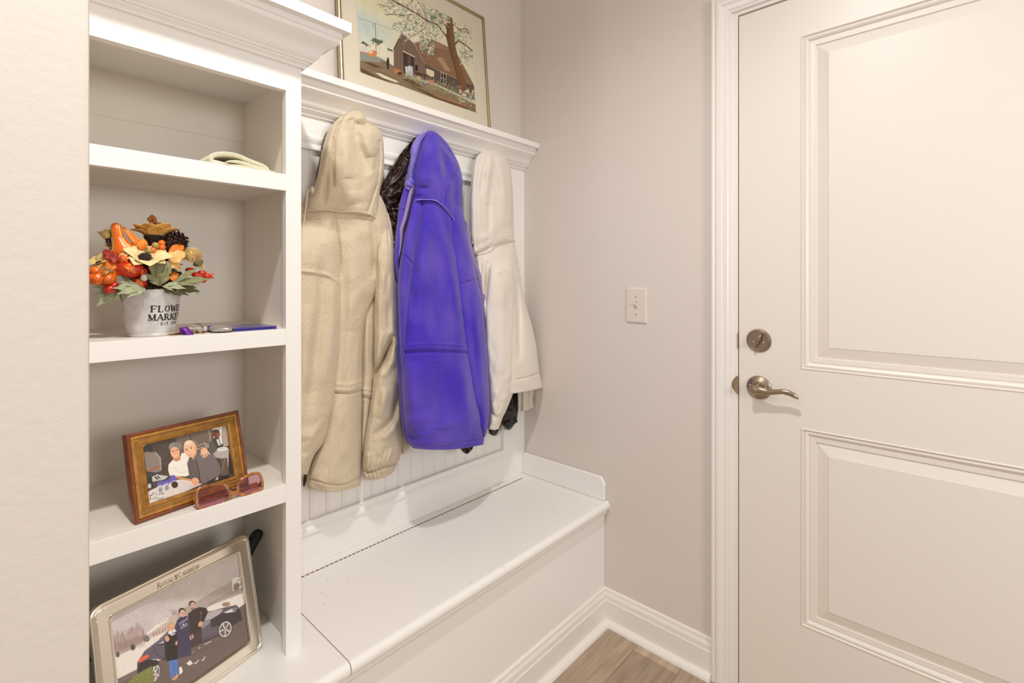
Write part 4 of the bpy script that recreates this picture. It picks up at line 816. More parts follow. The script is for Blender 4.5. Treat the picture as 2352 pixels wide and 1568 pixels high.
# centre cream flower, orange petals, peach leaf, chrysanthemum
flower('cream_flower', bp(868, 760, -.034), (-.02, -.55, .82), .040, 9, .26, M_CREAM, mat('seed_centre', (50, 30, 24), .9), .0105, .88)
leaf('leaf', bp(1240, 745, -.03), bp(1445, 535, -.012), .010, 0, M_ORL, curl=.2); leaf('leaf', bp(1215, 800, -.036), bp(1470, 650, -.034), .014, 2, M_PEACH, curl=.1, depth=.3); leaf('leaf', bp(1220, 800, -.037), bp(1400, 890, -.034), .011, 2, M_PEACH, curl=.1)
ch = MB().ball(bp(1570, 712, -.03), .0105, 14).build('chrysanthemum', M_CREAM, fa, smooth=True); q0 = bp(1570, 712, -.03)
pm = MB()
for k in range(150):
    z = 1 - 1.5 * (k + .5) / 150; r = math.sqrt(max(0, 1 - z * z)); q = k * 2.39996; d0 = (np.array((.5, -.45, .74)) * z + RT * r * math.cos(q) + np.cross(np.array((.5, -.45, .74)), RT) * r * math.sin(q)); d0 /= np.linalg.norm(d0); e = np.cross(d0, (.3, .5, .8)); e /= np.linalg.norm(e); p = q0 + d0 * .0095; t = q0 + d0 * .0165 + np.array((0, 0, .001))
    pm.add([p - e * .0014, p + e * .0014, t + e * .0020, t + d0 * .0012, t - e * .0020], [(0, 1, 2, 3, 4)])
pm.build('petals', M_CREAM, ch)
leaf('leaf', bp(1560, 800, .0), bp(1770, 880, .0), .009, 2, M_YEL); leaf('leaf', bp(1600, 840, -.005), bp(1745, 770, -.004), .008, 0, M_LEAFD); leaf('leaf', bp(1390, 560, .0), bp(1500, 640, .0), .008, 2, M_LEAFD)
# red physalis and rose hips
for (x, y, r, dy) in ((640, 900, .0195, -.036), (560, 760, .011, -.034), (790, 940, .012, -.03), (780, 1120, .013, -.03)):
    rb = MB().ball(bp(x, y, dy), r, 18, (1, 1, .86)).build('red_pod', M_RED, fa, smooth=True)
    for k in range(3): leaf('petal', bp(x - r * 3800 + 3 * k, y + 60 - 70 * k, dy - r * .6), bp(x + r * 4300, y - 90 + 80 * k, dy - r * 1.0), r * .35, 0, M_RED if k % 2 else M_ORG, rb, .3, .25)
leaf('leaf', bp(500, 860, -.03), bp(195, 815, -.014), .014, 3, M_ORL); leaf('leaf', bp(480, 850, -.03), bp(430, 1010, -.028), .010, 2, M_ORL); leaf('leaf', bp(500, 820, -.026), bp(250, 620, -.006), .013, 3, M_REDL); leaf('leaf', bp(500, 800, -.03), bp(340, 700, -.02), .011, 2, M_REDL); leaf('leaf', bp(540, 800, -.034), bp(640, 590, -.02), .010, 2, M_GOLDP); leaf('leaf', bp(740, 900, -.036), bp(560, 960, -.034), .008, 2, M_REDL)
# yellow flowers at the left
flower('yellow_flower', bp(318, 455, .01), (-.25, .1, 1), .021, 9, .95, M_YEL, M_BRN, .0045, .7, 2); MB().tube([bp(318, 480, .01), bp(340, 540, .008), bp(380, 640, .0), bp(520, 900, -.01)], [.005, .0022, .0014, .0014], 8).build('stem', M_STEM, fa)
flower('yellow_flower', bp(400, 600, .012), (-.3, -.3, 1), .016, 8, .5, M_YEL, M_BRN, .004, .7); flower('yellow_flower', bp(185, 830, -.006), (-.5, -.4, .8), .024, 9, .4, M_YEL, M_BRN, .005, .65)
for x, y, r, dy, m in ((128, 935, .0105, -.02, M_ORG), (150, 1045, .0135, -.024, M_ORG), (280, 975, .0095, -.026, M_AMB), (318, 1050, .0115, -.03, M_ORG), (340, 1200, .009, -.03, M_RED), (400, 1150, .008, -.03, M_RED)):
    rb = MB().ball(bp(x, y, dy), r, 16, (1, 1, .9)).build('orange_pod', m, fa, smooth=True); leaf('petal', bp(x - 60, y + 70, dy - r * .6), bp(x + 70, y - 60, dy - r), r * .3, 0, m, rb, .3, .3)
for x, y, r in ((1640, 985, .0068), (1725, 960, .0068), (1690, 1000, .006), (1800, 1005, .0066), (1545, 915, .0066), (1735, 1075, .0056)): MB().ball(bp(x, y, -.018), r, 12, (1.3, 1, .8)).build('berry', M_RED, fa, smooth=True)
for t in ((1910, 965), (1905, 1045)): leaf('petal', bp(1830, 1005, -.018), bp(*t, -.018), .0025, 0, M_RED)
leaf('leaf', bp(1290, 1090, -.036), bp(1320, 945, -.03), .010, 2, M_ORL); leaf('leaf', bp(1300, 1060, -.034), bp(1410, 940, -.024), .008, 0, M_BRN)
# sage leaves
palm_leaf(bp(1085, 1150, -.046), [bp(x, y, dy) for x, y, dy in ((955, 715, -.04), (1155, 690, -.042), (1275, 815, -.045), (850, 955, -.05), (1270, 1000, -.05), (905, 1090, -.05))], M_LEAF, .19)
palm_leaf(bp(1270, 1130, -.048), [bp(x, y, dy) for x, y, dy in ((1650, 895, -.04), (1860, 1045, -.036), (1675, 1135, -.045))], M_LEAF, .12)
palm_leaf(bp(1130, 1160, -.05), [bp(x, y, dy) for x, y, dy in ((1490, 1195, -.055), (1400, 1110, -.05), (1300, 1235, -.055))], M_LEAFP, .16)
palm_leaf(bp(1130, 1180, -.04), [bp(x, y, dy) for x, y, dy in ((1240, 1290, -.05), (1420, 1310, -.045), (1530, 1300, -.04), (1700, 1240, -.035), (1640, 1180, -.035))], M_LEAFD, .15)
palm_leaf(bp(1500, 1100, -.02), [bp(x, y, dy) for x, y, dy in ((1760, 1095, -.02), (1680, 1290, -.025), (1600, 1180, -.025))], M_LEAFP, .17)
palm_leaf(bp(850, 1190, -.044), [bp(x, y, dy) for x, y, dy in ((365, 1190, -.045), (470, 1090, -.042), (590, 1345, -.055), (740, 1330, -.056), (860, 1275, -.054), (430, 1290, -.05))], M_LEAFP, .19)
palm_leaf(bp(700, 1150, -.042), [bp(x, y, dy) for x, y, dy in ((480, 980, -.04), (560, 1010, -.042))], M_LEAFD, .14)
palm_leaf(bp(520, 1190, -.02), [bp(x, y, dy) for x, y, dy in ((85, 1170, -.01), (90, 1290, -.012), (120, 1480, -.016), (240, 1430, -.018), (400, 1400, -.02), (540, 1350, -.02))], M_LEAFP, .17)
palm_leaf(bp(520, 1180, -.016), [bp(x, y, dy) for x, y, dy in ((200, 1150, -.008), (210, 1340, -.012), (520, 1380, -.02))], M_LEAFD, .18)
leaf('leaf', bp(330, 770, -.0), bp(245, 690, .0), .004, 0, M_LEAFD); palm_leaf(bp(1180, 900, -.02), [bp(1330, 880, -.02), bp(1440, 830, -.012), bp(1380, 960, -.02)], M_LEAFD, .16)
MB().ball(bp(858, 1030, -.05), .006, 10, (1, .8, 1.1)).build('bud', mat('white_bud', (214, 208, 198), .5), fa, smooth=True)
for k in range(9):
    a = bp(820 + 45 * k, 1235, -.03 - .01 * (k % 2)); MB().tube([a - (0, 0, .016), a + (0, 0, .004), bp(780 + 60 * k, 1080 - 20 * (k % 3), -.025)], .0012, 6).build('stem', M_STEM, fa)
for x, y, dy, m in ((1120, 820, .0, M_LEAFD), (760, 860, .0, M_REDL), (620, 980, -.005, M_REDL), (1300, 930, .0, M_BRN), (980, 960, -.01, M_LEAFD), (700, 700, .01, M_GOLDP), (1400, 1040, -.008, M_REDL), (900, 700, .004, M_BRN), (560, 1080, -.01, M_LEAFD)):
    leaf('leaf', bp(1000, 1200, -.01), bp(x, y - 60, dy), .013, 2, m)

# ------------------------------------------------------------------ keys, folding case
ky = thing('key_ring', 'bunch of keys with purple strap, steel ring and silver remote fob', 'keys', (.30, 1.10, ZS))
M_PUR = mat('purple_leather', (112, 40, 150), .4, bump=[('n', 300, .2, .0005)]); M_STEEL = mat('steel_ring', (200, 190, 172), .2, 1.); M_BRASS = mat('brass_key', (170, 122, 62), .3, 1.)
def kp(x, y, Y): return at(400 + x / 9.6, 735 + y / 9.6, Y)
G = []
for x, y, Y in ((318, 352, 1.079), (250, 270, 1.082), (185, 190, 1.086), (150, 160, 1.090), (115, 168, 1.094), (104, 215, 1.097), (125, 280, 1.098), (190, 330, 1.096)):
    p = kp(x, y, Y); G.append([p, p + np.array((.0105, .002, .0)) + np.array((0, 0, .0008))])
s = MB().grid(G).build('strap', M_PUR, ky, smooth=True); q = s.modifiers.new('thickness', 'SOLIDIFY'); q.thickness = .0018
c = kp(520, 200, 1.112); a = np.array((.35, .25, .0)); a /= np.linalg.norm(a); b = np.array((-.15, 0, 1.)); b /= np.linalg.norm(b)
rg = MB()
for off in (0, .0016): rg.tube([c + np.array((off, -off, 0)) + .0115 * (math.cos(t) * a + math.sin(t) * b) for t in np.linspace(0, 2 * math.pi, 30)], .0009, 8, False)
rg.build('ring', M_STEEL, ky, smooth=True)
def key(p0, p1, nm):
    p0, p1 = np.array(p0), np.array(p1); ax = p1 - p0; L = np.linalg.norm(ax); ax /= L; sd = np.cross((0, 0, 1.), ax); m = MB()
    m.obox(p0 + sd * -.0022 + ax * .014, ax * (L - .014), sd * .0044, (0, 0, .0018)); m.lathe([(.0035, 0), (.009, 0), (.009, .0018), (.0035, .0018), (.0035, 0)], p0 + ax * .008, (0, 0, 1), 18)
    for k in range(4): m.obox(p0 + ax * (.02 + k * .0055) - sd * .004, ax * .003, sd * .002, (0, 0, .0018))
    return m.build(nm, M_BRASS, ky)
key((.292, 1.118, ZS + .0004), (.249, 1.098, ZS + .0004), 'key'); key((.298, 1.120, ZS + .0026), (.258, 1.096, ZS + .0024), 'key'); key((.294, 1.10, ZS + .0005), (.318, 1.118, ZS + .0005), 'key')
MB().box(.318, .3265, 1.112, 1.124, ZS, ZS + .012).build('key_cover', M_PUR, ky, bevel=.002)
rc_ = np.array((.3345, 1.098, ZS)); G = []
for i in range(9):
    v = -1 + 2 * i / 8; row = []
    for k in range(24):
        a = 2 * math.pi * k / 24; e = (1 - abs(v) ** 2.6) ** .42; sx = math.copysign(abs(math.cos(a)) ** .7, math.cos(a)); sy = math.copysign(abs(math.sin(a)) ** .7, math.sin(a))
        row.append(rc_ + np.array((.0195 * sx * max(e, .03) * .93 + .004 * sy * e, .026 * sy * max(e, .03) - .009 * sx * e, .0066 + .0065 * v)))
    G.append(row)
rm = MB().grid(G, True); rm.F += [tuple(range(24))[::-1], tuple(range(8 * 24, 9 * 24))]
fob = rm.build('remote_fob', mat('silver_plastic', (196, 190, 180), .25, .6), ky, smooth=True)
MB().tube([at(400 + x / 9.6, 735 + y / 9.6, Y) for x, y, Y in ((965, 312, 1.0815), (1010, 262, 1.0805), (1060, 228, 1.0805), (1110, 222, 1.081), (1132, 240, 1.0815), (1108, 272, 1.0815))], .0006, 6).build('loop_mark', M_DARK, fob)
wl = thing('folding_case', 'flat glossy dark blue folding case lying beside the remote fob', 'case', (.41, 1.14, ZS))
M_BLUE = mat('navy_vinyl', (58, 50, 138), .18, coat=.4)
def case(z0, z1, sh):
    return MB().prism([(.3535 + sh, 1.0835), (.4365, 1.0805), (.4405, 1.086), (.442, 1.16), (.433, 1.188), (.372 + sh, 1.19), (.358 + sh, 1.15)], 'z', z0, z1)
case(ZS, ZS + .0026, .002).build('cover', M_BLUE, wl, bevel=.0011); case(ZS + .0032, ZS + .0064, 0).build('cover', M_BLUE, wl, bevel=.0014); MB().box(.36, .434, 1.09, 1.18, ZS + .0024, ZS + .0034).build('pages', M_DARK, wl)

# ------------------------------------------------------------------ knit cap on the top shelf
ZT = 1.4717
kc = thing('knit_cap', 'cream knitted cap lying folded on the top shelf', 'hat', (.41, 1.10, ZT))
M_KNIT = mat('cream_knit', (238, 230, 200), .9, bump=[('v', 900, .35, .0006)], sheen=.3)
def cp(x, y, Y): return at(460 + x / 9.8, 320 + y / 9.8, Y)
OUT = [(640, 600), (520, 570), (400, 545), (320, 525), (262, 480), (250, 410), (300, 350), (400, 320), (560, 312), (740, 330), (900, 372), (1020, 430), (1150, 490), (1300, 540), (1430, 590), (1520, 650), (1550, 690), (1500, 705), (1400, 685), (1250, 630), (1080, 560), (900, 500), (700, 480), (580, 500)]
G = []
yb = [1.074, 1.082, 1.10, 1.125, 1.15]
for Y in yb:
    G.append([cp(x, y, 1.078) + np.array((0, Y - 1.078, 0)) for x, y in OUT])
m = MB()
for prof, th in ((OUT, .0042),):
    for i in range(len(prof) - 1):
        pass
path = [cp(x, y, 1.078) for x, y in OUT]
zmin = ZT + .0048
path = [np.array((p[0], p[1], max(p[2], zmin))) for p in path]
def strip(path, th, depth, name, m_):
    n = len(path); GI, GO = [], []
    for i, p in enumerate(path):
        a = path[max(i - 1, 0)]; b = path[min(i + 1, n - 1)]; t = b - a; t /= np.linalg.norm(t); nr = np.array((-t[2], 0, t[0])) * th * min(1, .25 + .3 * min(i, n - 1 - i))
        GO.append(p + nr); GI.append(p - nr)
    loop = GO + GI[::-1]; R = []
    for Y, s in ((0, .3), (.0008, .62), (.0022, .86), (.0045, 1), (depth * .5, 1), (depth - .004, 1), (depth, .4)):
        mid = [(loop[i] + loop[len(loop) - 1 - i]) / 2 for i in range(len(loop))]
        R.append([mi + (l - mi) * s + np.array((0, Y, 0)) for l, mi in zip(loop, mid)])
    g = MB().grid(R, True); L = len(loop); g.F += [tuple((i, i + 1, L - 2 - i, L - 1 - i)) for i in range(n - 1)] + [tuple(6 * L + k for k in (L - 1 - i, L - 2 - i, i + 1, i)) for i in range(n - 1)]
    o = g.build(name, m_, kc, smooth=True); q = o.modifiers.new('sub', 'SUBSURF'); q.levels = q.render_levels = 1; return o
strip(path, .0047, .095, 'folded_brim', M_KNIT)
low = [np.array((x, 1.08, ZT + .0042 + z)) for x, z in ((.341, .0), (.36, .0006), (.375, .001), (.39, .0005), (.405, .0), (.42, 0), (.434, .0)) ]
strip(low, .0040, .11, 'crown', M_KNIT)
gt = thing('tan_green_cloth', 'small tan and green cloth piece behind the cream knitted cap', 'cloth', (.43, 1.24, ZT))  # unidentified piece of cloth, its form guessed
G = []
for j in range(7):
    t = j / 6; row = []
    for i in range(12):
        a = 2 * math.pi * i / 12; r = .022 * math.sin(math.pi * (.15 + .8 * t)) ** .7; row.append((.440 - .004 * t + r * math.cos(a) * .9, 1.225 + r * math.sin(a) * 1.2, ZT + .0006 + .041 * t))
    G.append(row)
g = MB().grid(G, True); g.F += [tuple(range(12))[::-1], tuple(range(72, 84))]
g.build('cloth_body', mat('tan_cloth', (190, 170, 136), .9), gt, smooth=True)
MB().lathe([(.022, .0), (.0275, .0), (.0285, .006), (.027, .013), (.02, .014)], (.437, 1.22, ZT + .0004), (0, 0, 1), 18).build('green_trim', mat('pale_green_cloth', (176, 182, 146), .9), gt, smooth=True)

# ------------------------------------------------------------------ sunglasses on the third shelf
ZG = .8077
sg = thing('sunglasses', 'tortoiseshell sunglasses with purple lenses in front of the wooden frame', 'sunglasses', (.345, 1.076, ZG))
M_TORT = mat('tortoiseshell', (158, 96, 44), .18, var=(70, .75), coat=.6); M_LENS = glass_mat('purple_lens', (.87, .67, .73), .08, .02, .35, .15)
def gp(x, y, dY=0.):
    z = at(430 + x / 12.38, 1060 + y / 12.38, 1.078)[2]; Y = 1.0735 + .30 * max(z - ZG, 0) + dY
    p = at(430 + x / 12.38, 1060 + y / 12.38, Y); return p
def smooth_loop(P, n=48):
    P = np.array(P); m = len(P); out = []
    for k in range(n):
        t = k * m / n; i = int(t); f_ = t - i; p0, p1, p2, p3 = P[(i - 1) % m], P[i % m], P[(i + 1) % m], P[(i + 2) % m]
        out.append(.5 * (2 * p1 + (p2 - p0) * f_ + (2 * p0 - 5 * p1 + 4 * p2 - p3) * f_ ** 2 + (3 * p1 - p0 - 3 * p2 + p3) * f_ ** 3))
    return out
LL = [(300, 830), (420, 735), (700, 665), (960, 650), (1080, 690), (1170, 820), (1200, 945), (1130, 1075), (950, 1190), (700, 1265), (480, 1315), (345, 1335), (300, 1200), (280, 1010)]
LR = [(1470, 620), (1560, 500), (1800, 370), (2010, 335), (2085, 430), (2130, 610), (2105, 750), (1900, 870), (1660, 930), (1510, 900), (1455, 760)]
for Lp in (LL, LR):
    lp = smooth_loop([gp(*p) for p in Lp]); cc = sum(lp) / len(lp); rim = MB().tube(lp + [lp[0]], .0021, 8, False)
    out = [p + (p - cc) / np.linalg.norm(p - cc) * .0018 + np.array((0, .0004, 0)) for p in lp]; rim.tube(out + [out[0]], .0017, 8, False)
    zl = min(p[2] for p in out) - .0017
    o = rim.build('rim', M_TORT, sg, smooth=True)
    MB().add([p + np.array((0, -.0003, 0)) for p in lp] + [p + np.array((0, .0011, 0)) for p in lp], [tuple(range(48)), tuple(range(48, 96))[::-1]] + [(i, (i + 1) % 48, 48 + (i + 1) % 48, 48 + i) for i in range(48)]).build('lens', M_LENS, sg)
m = MB(); G = []
for x, y0, y1 in ((1165, 790, 1050), (1230, 800, 1040), (1300, 850, 960), (1370, 835, 940), (1430, 790, 935), (1470, 740, 930)):
    a, b = gp(x, y0), gp(x, y1); G.append([a + (0, -.0022, 0), a + (0, .0022, 0), b + (0, .0022, 0), b + (0, -.0022, 0)])
m.grid(G, True); m.F += [(0, 1, 2, 3), (20, 23, 22, 21)]; m.build('bridge', M_TORT, sg, bevel=.0006)
MB().tube([gp(1230, 780), gp(1300, 740, .001), gp(1400, 740, .001), gp(1440, 700)], .0013, 8).build('top_bar', M_TORT, sg, smooth=True)
for x, y, q in ((250, 1080, -1), (2140, 640, 1)):
    p = gp(x, y); MB().obox(p + (-.002, -.001, -.006), (.004, 0, 0), (0, .010, 0), (0, 0, .012)).build('hinge', mat('gold_hinge', (206, 160, 90), .25, 1.), sg, bevel=.0008)
tp = MB(); a, b = gp(215, 1130, .008), gp(2060, 690, .026)
for (p, q, h) in ((a, b + np.array((-.006, 0, -.004)), .009), (gp(2110, 640, .008), gp(330, 1120, .020), .008)):
    ax = q - p; G = []
    for t in np.linspace(0, 1, 12):
        c_ = p + ax * t; hh = h * (1 - .45 * math.sin(math.pi * min(1, t * 1.1))) ; c_[2] = max(c_[2], ZG + hh / 2 + .0004)
        G.append([c_ + (0, -.0013, -hh / 2), c_ + (0, .0013, -hh / 2), c_ + (0, .0013, hh / 2), c_ + (0, -.0013, hh / 2)])
    g = MB().grid(G, True); g.F += [(0, 1, 2, 3), (47, 46, 45, 44)]; g.build('temple', M_TORT, sg, bevel=.0005)

# ------------------------------------------------------------------ dark green rounded tool standing behind the silver frame
gr = thing('rounded_handle', 'dark green rounded handle leaning in the corner behind the silver frame', 'handle', (.44, 1.27, ZB))
t0 = at(590, 1228, 1.25); b0 = at(505, 1330, 1.22)
ax = t0 - np.array((.36, 1.285, ZB + .001)); L = np.linalg.norm(ax); ax /= L; sd = np.cross(ax, (-.25, -1., .2)); sd /= np.linalg.norm(sd); nr = np.cross(sd, ax); G = []
for t in np.r_[np.linspace(0, .9, 10), np.linspace(.905, 1, 14)]:
    s = t * (L + .0125); r = .0135 * (1 if s < L - .001 else math.sqrt(max(.01, 1 - ((s - L + .001) / .0136) ** 2))); c_ = np.array((.36, 1.285, ZB + .001)) + ax * s
    G.append([c_ + sd * r * math.cos(q) + nr * .0075 * min(1, r / .008) * math.sin(q) for q in np.linspace(0, 2 * math.pi, 17)[:-1]])
g = MB().grid(G, True); g.F += [tuple(range(16))[::-1], tuple(23 * 16 + i for i in range(16))]
g.build('grip', mat('dark_green_rubber', (16, 34, 34), .5), gr, smooth=True)
# ------------------------------------------------------------------ hanging garments
def cr(P, n, tt=None):                   # smooth resample of a polyline, even in index
    P = np.array(P, float); m = len(P)
    if P.ndim == 1: P = P[:, None]
    t = np.linspace(0, m - 1, n) if tt is None else tt; i = np.clip(t.astype(int), 0, m - 2); f_ = (t - i)[:, None]
    g = lambda k: P[np.clip(i + k, 0, m - 1)]
    p0, p1, p2, p3 = g(-1), g(0), g(1), g(2)
    return .5 * (2 * p1 + (p2 - p0) * f_ + (2 * p0 - 5 * p1 + 4 * p2 - p3) * f_ ** 2 + (3 * p1 - p0 - 3 * p2 + p3) * f_ ** 3)
def seg_d(P, line):                      # distance and signed side of points to a polyline (photograph measures)
    D = np.full(P.shape[:-1], 1e9); Sg = np.zeros(P.shape[:-1]); line = np.array(line, float); acc = 0; Tt = np.zeros(P.shape[:-1])
    Lt = sum(np.hypot(*(b - a)) for a, b in zip(line[:-1], line[1:]))
    for a, b in zip(line[:-1], line[1:]):
        d = b - a; L = d @ d + 1e-9; t = np.clip(((P - a) @ d) / L, 0, 1); q = a + t[..., None] * d; e = P - q; dist = np.hypot(e[..., 0], e[..., 1])
        sg = np.sign(d[0] * e[..., 1] - d[1] * e[..., 0]); k = dist < D; D = np.where(k, dist, D); Sg = np.where(k, sg, Sg); Tt = np.where(k, (acc + t * math.sqrt(L)) / Lt, Tt); acc += math.sqrt(L)
    return D, Sg, Tt
def garment(name, Lp, Rp, T, Y0, m, parent, folds=(), nu=70, nv=150, bow=0, bowp=3, pw=2.3, back=.018, rough=(.0012, 16), hem=.006, ymax=1.355):
    """cloth piece: left and right outlines, thickness T along its length, folds as ridges and creases"""
    s = np.linspace(0, 1, nu); u = .5 - .5 * np.cos(math.pi * s); u = .5 * u + .5 * s
    L = cr(Lp, nv); R = cr(Rp, nv); th = np.maximum(cr(T, nv)[:, 0], .001); v = np.linspace(0, 1, nv)
    P = L[:, None] * (1 - u)[None, :, None] + R[:, None] * u[None, :, None]
    P[..., 1] += bow * np.sin(math.pi * u)[None] * (v ** bowp)[:, None]
    prof = (1 - np.abs(2 * u - 1) ** pw) ** (1 / pw)
    Y0 = (cr(Y0, nv)[:, 0] if hasattr(Y0, '__len__') else np.full(nv, Y0))[:, None] + np.zeros((nv, nu))
    off = th[:, None] * prof[None]
    fade = np.minimum(1, prof * 2.2)[None]
    for f_ in folds:
        line, amp, wd = f_[0], f_[1] * 1.25, f_[2]; kind = f_[3] if len(f_) > 3 else 'g'
        D, Sg, Tt = seg_d(P, line)
        if kind == 'g': e = amp * np.exp(-(D / wd) ** 2)
        elif kind == 'gt': e = amp * np.exp(-(D / wd) ** 2) * np.sin(math.pi * np.clip(Tt, .0, 1)) ** .6
        else:                            # 's': a step, the side given by the sign of the line drops away
            sd = Sg * D * f_[4]; e = amp / (1 + np.exp(np.clip(-sd / 1.6, -40, 40))) * np.exp(-np.maximum(sd, 0) / wd)
            if len(f_) > 5: e = e * np.sin(math.pi * np.clip(Tt * .92 + .04, 0, 1)) ** .5
        off = off + e * fade
    if rough[0]:
        cell = rough[1]; gy, gx = nv // cell + 3, nu // cell + 3; g = RNG.normal(size=(gy, gx)); yy, xx = np.meshgrid(np.arange(nv) / cell, np.arange(nu) / cell, indexing='ij')
        y0, x0 = yy.astype(int), xx.astype(int); fy, fx = yy - y0, xx - x0; fy, fx = fy * fy * (3 - 2 * fy), fx * fx * (3 - 2 * fx)
        off = off + rough[0] * fade * (g[y0, x0] * (1 - fx) * (1 - fy) + g[y0, x0 + 1] * fx * (1 - fy) + g[y0 + 1, x0] * (1 - fx) * fy + g[y0 + 1, x0 + 1] * fx * fy)
    if hem:
        k = np.clip((1 - v) * nv / 5, 0, 1); off = off - (hem * (1 - np.sqrt(1 - (1 - k) ** 2)))[:, None] * fade
    off = np.maximum(off, -.002)
    F3 = at_arr(P, Y0 - off); B3 = at_arr(P, Y0); B3[..., 1] = np.minimum(Y0 + back * prof[None] * np.minimum(1, th[:, None] / .03) + 1e-4, ymax)
    V = np.concatenate([F3.reshape(-1, 3), B3.reshape(-1, 3)]); I = np.arange(nv * nu).reshape(nv, nu); J = I + nv * nu
    F = [np.stack([I[1:, :-1], I[1:, 1:], I[:-1, 1:], I[:-1, :-1]], -1).reshape(-1, 4), np.stack([J[1:, 1:], J[1:, :-1], J[:-1, :-1], J[:-1, 1:]], -1).reshape(-1, 4)]
    side = lambda A_, B_: np.stack([A_[:-1], B_[:-1], B_[1:], A_[1:]], -1)
    F += [side(I[:, 0], J[:, 0])[:, ::-1], side(I[:, -1], J[:, -1]), side(I[0], J[0]), side(I[-1], J[-1])[:, ::-1]]
    o = obj(name, V.tolist(), np.concatenate(F).tolist(), m, parent, smooth=True); o.data.validate(); o.data.set_sharp_from_angle(angle=math.radians(75)); return o
def cord(name, P, Ys, r, m, parent, n=8):
    PP = cr([at(x, y, Y) for (x, y), Y in zip(P, Ys)], 40); return MB().tube(PP, r, n).build(name, m, parent, smooth=True)
def fabric(name, rgb, bump, sheen=.35, rough=.95, var=None):
    return mat(name, rgb, rough, bump=bump, spec=.15, sheen=sheen, var=var)
M_BEIGE = fabric('beige_fleece', (214, 197, 170), [('n', 60, .3, .004), ('V', 250, .34, .002), ('n', 600, .4, .001)], .2, var=(260, .09))
M_PURF = fabric('purple_fleece', (84, 62, 176), [('n', 60, .2, .003), ('n', 900, .5, .0008)], .25, var=(700, .16)); M_PURL = fabric('lilac_lining', (138, 124, 214), [('n', 200, .3, .0015)], .2, var=(300, .1)); NT = M_PURF.node_tree; nn = NT.nodes.new('ShaderNodeTexNoise'); nn.inputs['Scale'].default_value = 9; nn.inputs['Detail'].default_value = 2
mp_ = NT.nodes.new('ShaderNodeMapping'); mp_.inputs['Scale'].default_value = (1, 1, .55); tc_ = NT.nodes.new('ShaderNodeTexCoord'); rp_ = NT.nodes.new('ShaderNodeValToRGB')
rp_.color_ramp.elements[0].position = .36; rp_.color_ramp.elements[1].position = .66; rp_.color_ramp.elements[0].color = (*lin((58, 34, 182)), 1); rp_.color_ramp.elements[1].color = (*lin((112, 90, 198)), 1)
mx_ = NT.nodes.new('ShaderNodeMixRGB'); mx_.blend_type = 'MIX'; mx_.inputs[0].default_value = .5; bs_ = NT.nodes['Principled BSDF']; old = bs_.inputs['Base Color'].links[0].from_socket
NT.links.new(tc_.outputs['Object'], mp_.inputs[0]); NT.links.new(mp_.outputs[0], nn.inputs['Vector']); NT.links.new(nn.outputs[0], rp_.inputs[0]); NT.links.new(old, mx_.inputs[1]); NT.links.new(rp_.outputs[0], mx_.inputs[2]); NT.links.new(mx_.outputs[0], bs_.inputs['Base Color'])
M_ZIPT = mat('zipper_tape', (146, 126, 176), .8); M_ZIP = mat('zipper_teeth', (112, 100, 118), .35, .8)
M_WHT = fabric('white_sweatshirt', (230, 220, 209), [('n', 70, .2, .002), ('n', 1100, .25, .0004)], .15); M_SHIRT = fabric('offwhite_cotton', (222, 210, 196), [('n', 90, .2, .002)], .1)
M_NYL = mat('brown_nylon', (46, 27, 18), .36, bump=[('n', 26, .9, .012), ('n', 70, .6, .004)], spec=.5); M_BLK = mat('black_nylon', (22, 18, 18), .35, bump=[('n', 40, .6, .006)]); M_PIP = mat('grey_piping', (150, 154, 158), .6); M_SHER = fabric('grey_sherpa', (112, 100, 92), [('v', 230, 1, .006)], .4, var=(180, .45)); M_PLAST = mat('cream_plastic', (222, 206, 182), .4)

# grey sherpa-lined garment under the beige jacket
sh = thing('sherpa_jacket', 'grey sherpa fleece edge showing behind the beige jacket hood', 'jacket', tuple(at(770, 360, 1.345)), 'coats on the coat panel')
garment('hood', [(790, 288), (768, 292), (754, 299), (746, 310), (739, 328), (735, 356), (729, 385), (726, 405), (728, 430)], [(800, 288), (812, 296), (820, 310), (825, 330), (828, 350), (830, 370), (830, 400), (830, 420), (830, 440)], [.004, .012, .016, .018, .018, .018, .016, .012, .008], 1.3505, M_SHER, sh, nu=40, nv=90, rough=(.003, 3), back=.004)

# beige fleece jacket
bj = thing('beige_fleece_jacket', 'beige hooded fleece jacket hanging next to the bookcase', 'jacket', tuple(at(800, 700, 1.33)), 'coats on the coat panel')
garment('back_panel', [(712, 452), (702, 474), (697, 502), (702, 545), (728, 600), (752, 660), (766, 760), (760, 880), (748, 955), (736, 1010), (714, 1060), (705, 1096), (708, 1120)],
        [(870, 440), (884, 470), (899, 515), (905, 560), (897, 610), (876, 660), (852, 705), (838, 760), (834, 850), (834, 950), (832, 1040), (829, 1095), (828, 1115)],
        [.035, .042, .05, .055, .058, .06, .062, .064, .066, .068, .068, .066, .06], 1.332, M_BEIGE, bj,
        folds=[([(766, 490), (775, 560), (781, 640)], -.012, 7, 'gt'), ([(752, 500), (745, 560), (735, 640)], .008, 14, 'gt'), ([(812, 500), (815, 600), (808, 760)], .010, 26, 'gt'), ([(856, 500), (861, 570), (858, 640)], -.014, 8, 'gt'), ([(790, 520), (792, 700), (786, 900)], -.004, 10, 'gt'), ([(704, 1097), (745, 1110), (775, 1114), (801, 1110), (829, 1094)], -.005, 2.2),
               ([(772, 882), (800, 885), (833, 874)], .0045, 4), ([(770, 894), (800, 896), (834, 886)], .0045, 6), ([(769, 902), (800, 904), (833, 896)], -.004, 2), ([(697, 500), (720, 499), (738, 500)], .004, 2.4), ([(720, 462), (742, 446), (760, 440)], -.003, 3)],
        nu=90, nv=330, bow=12, rough=(.002, 14))
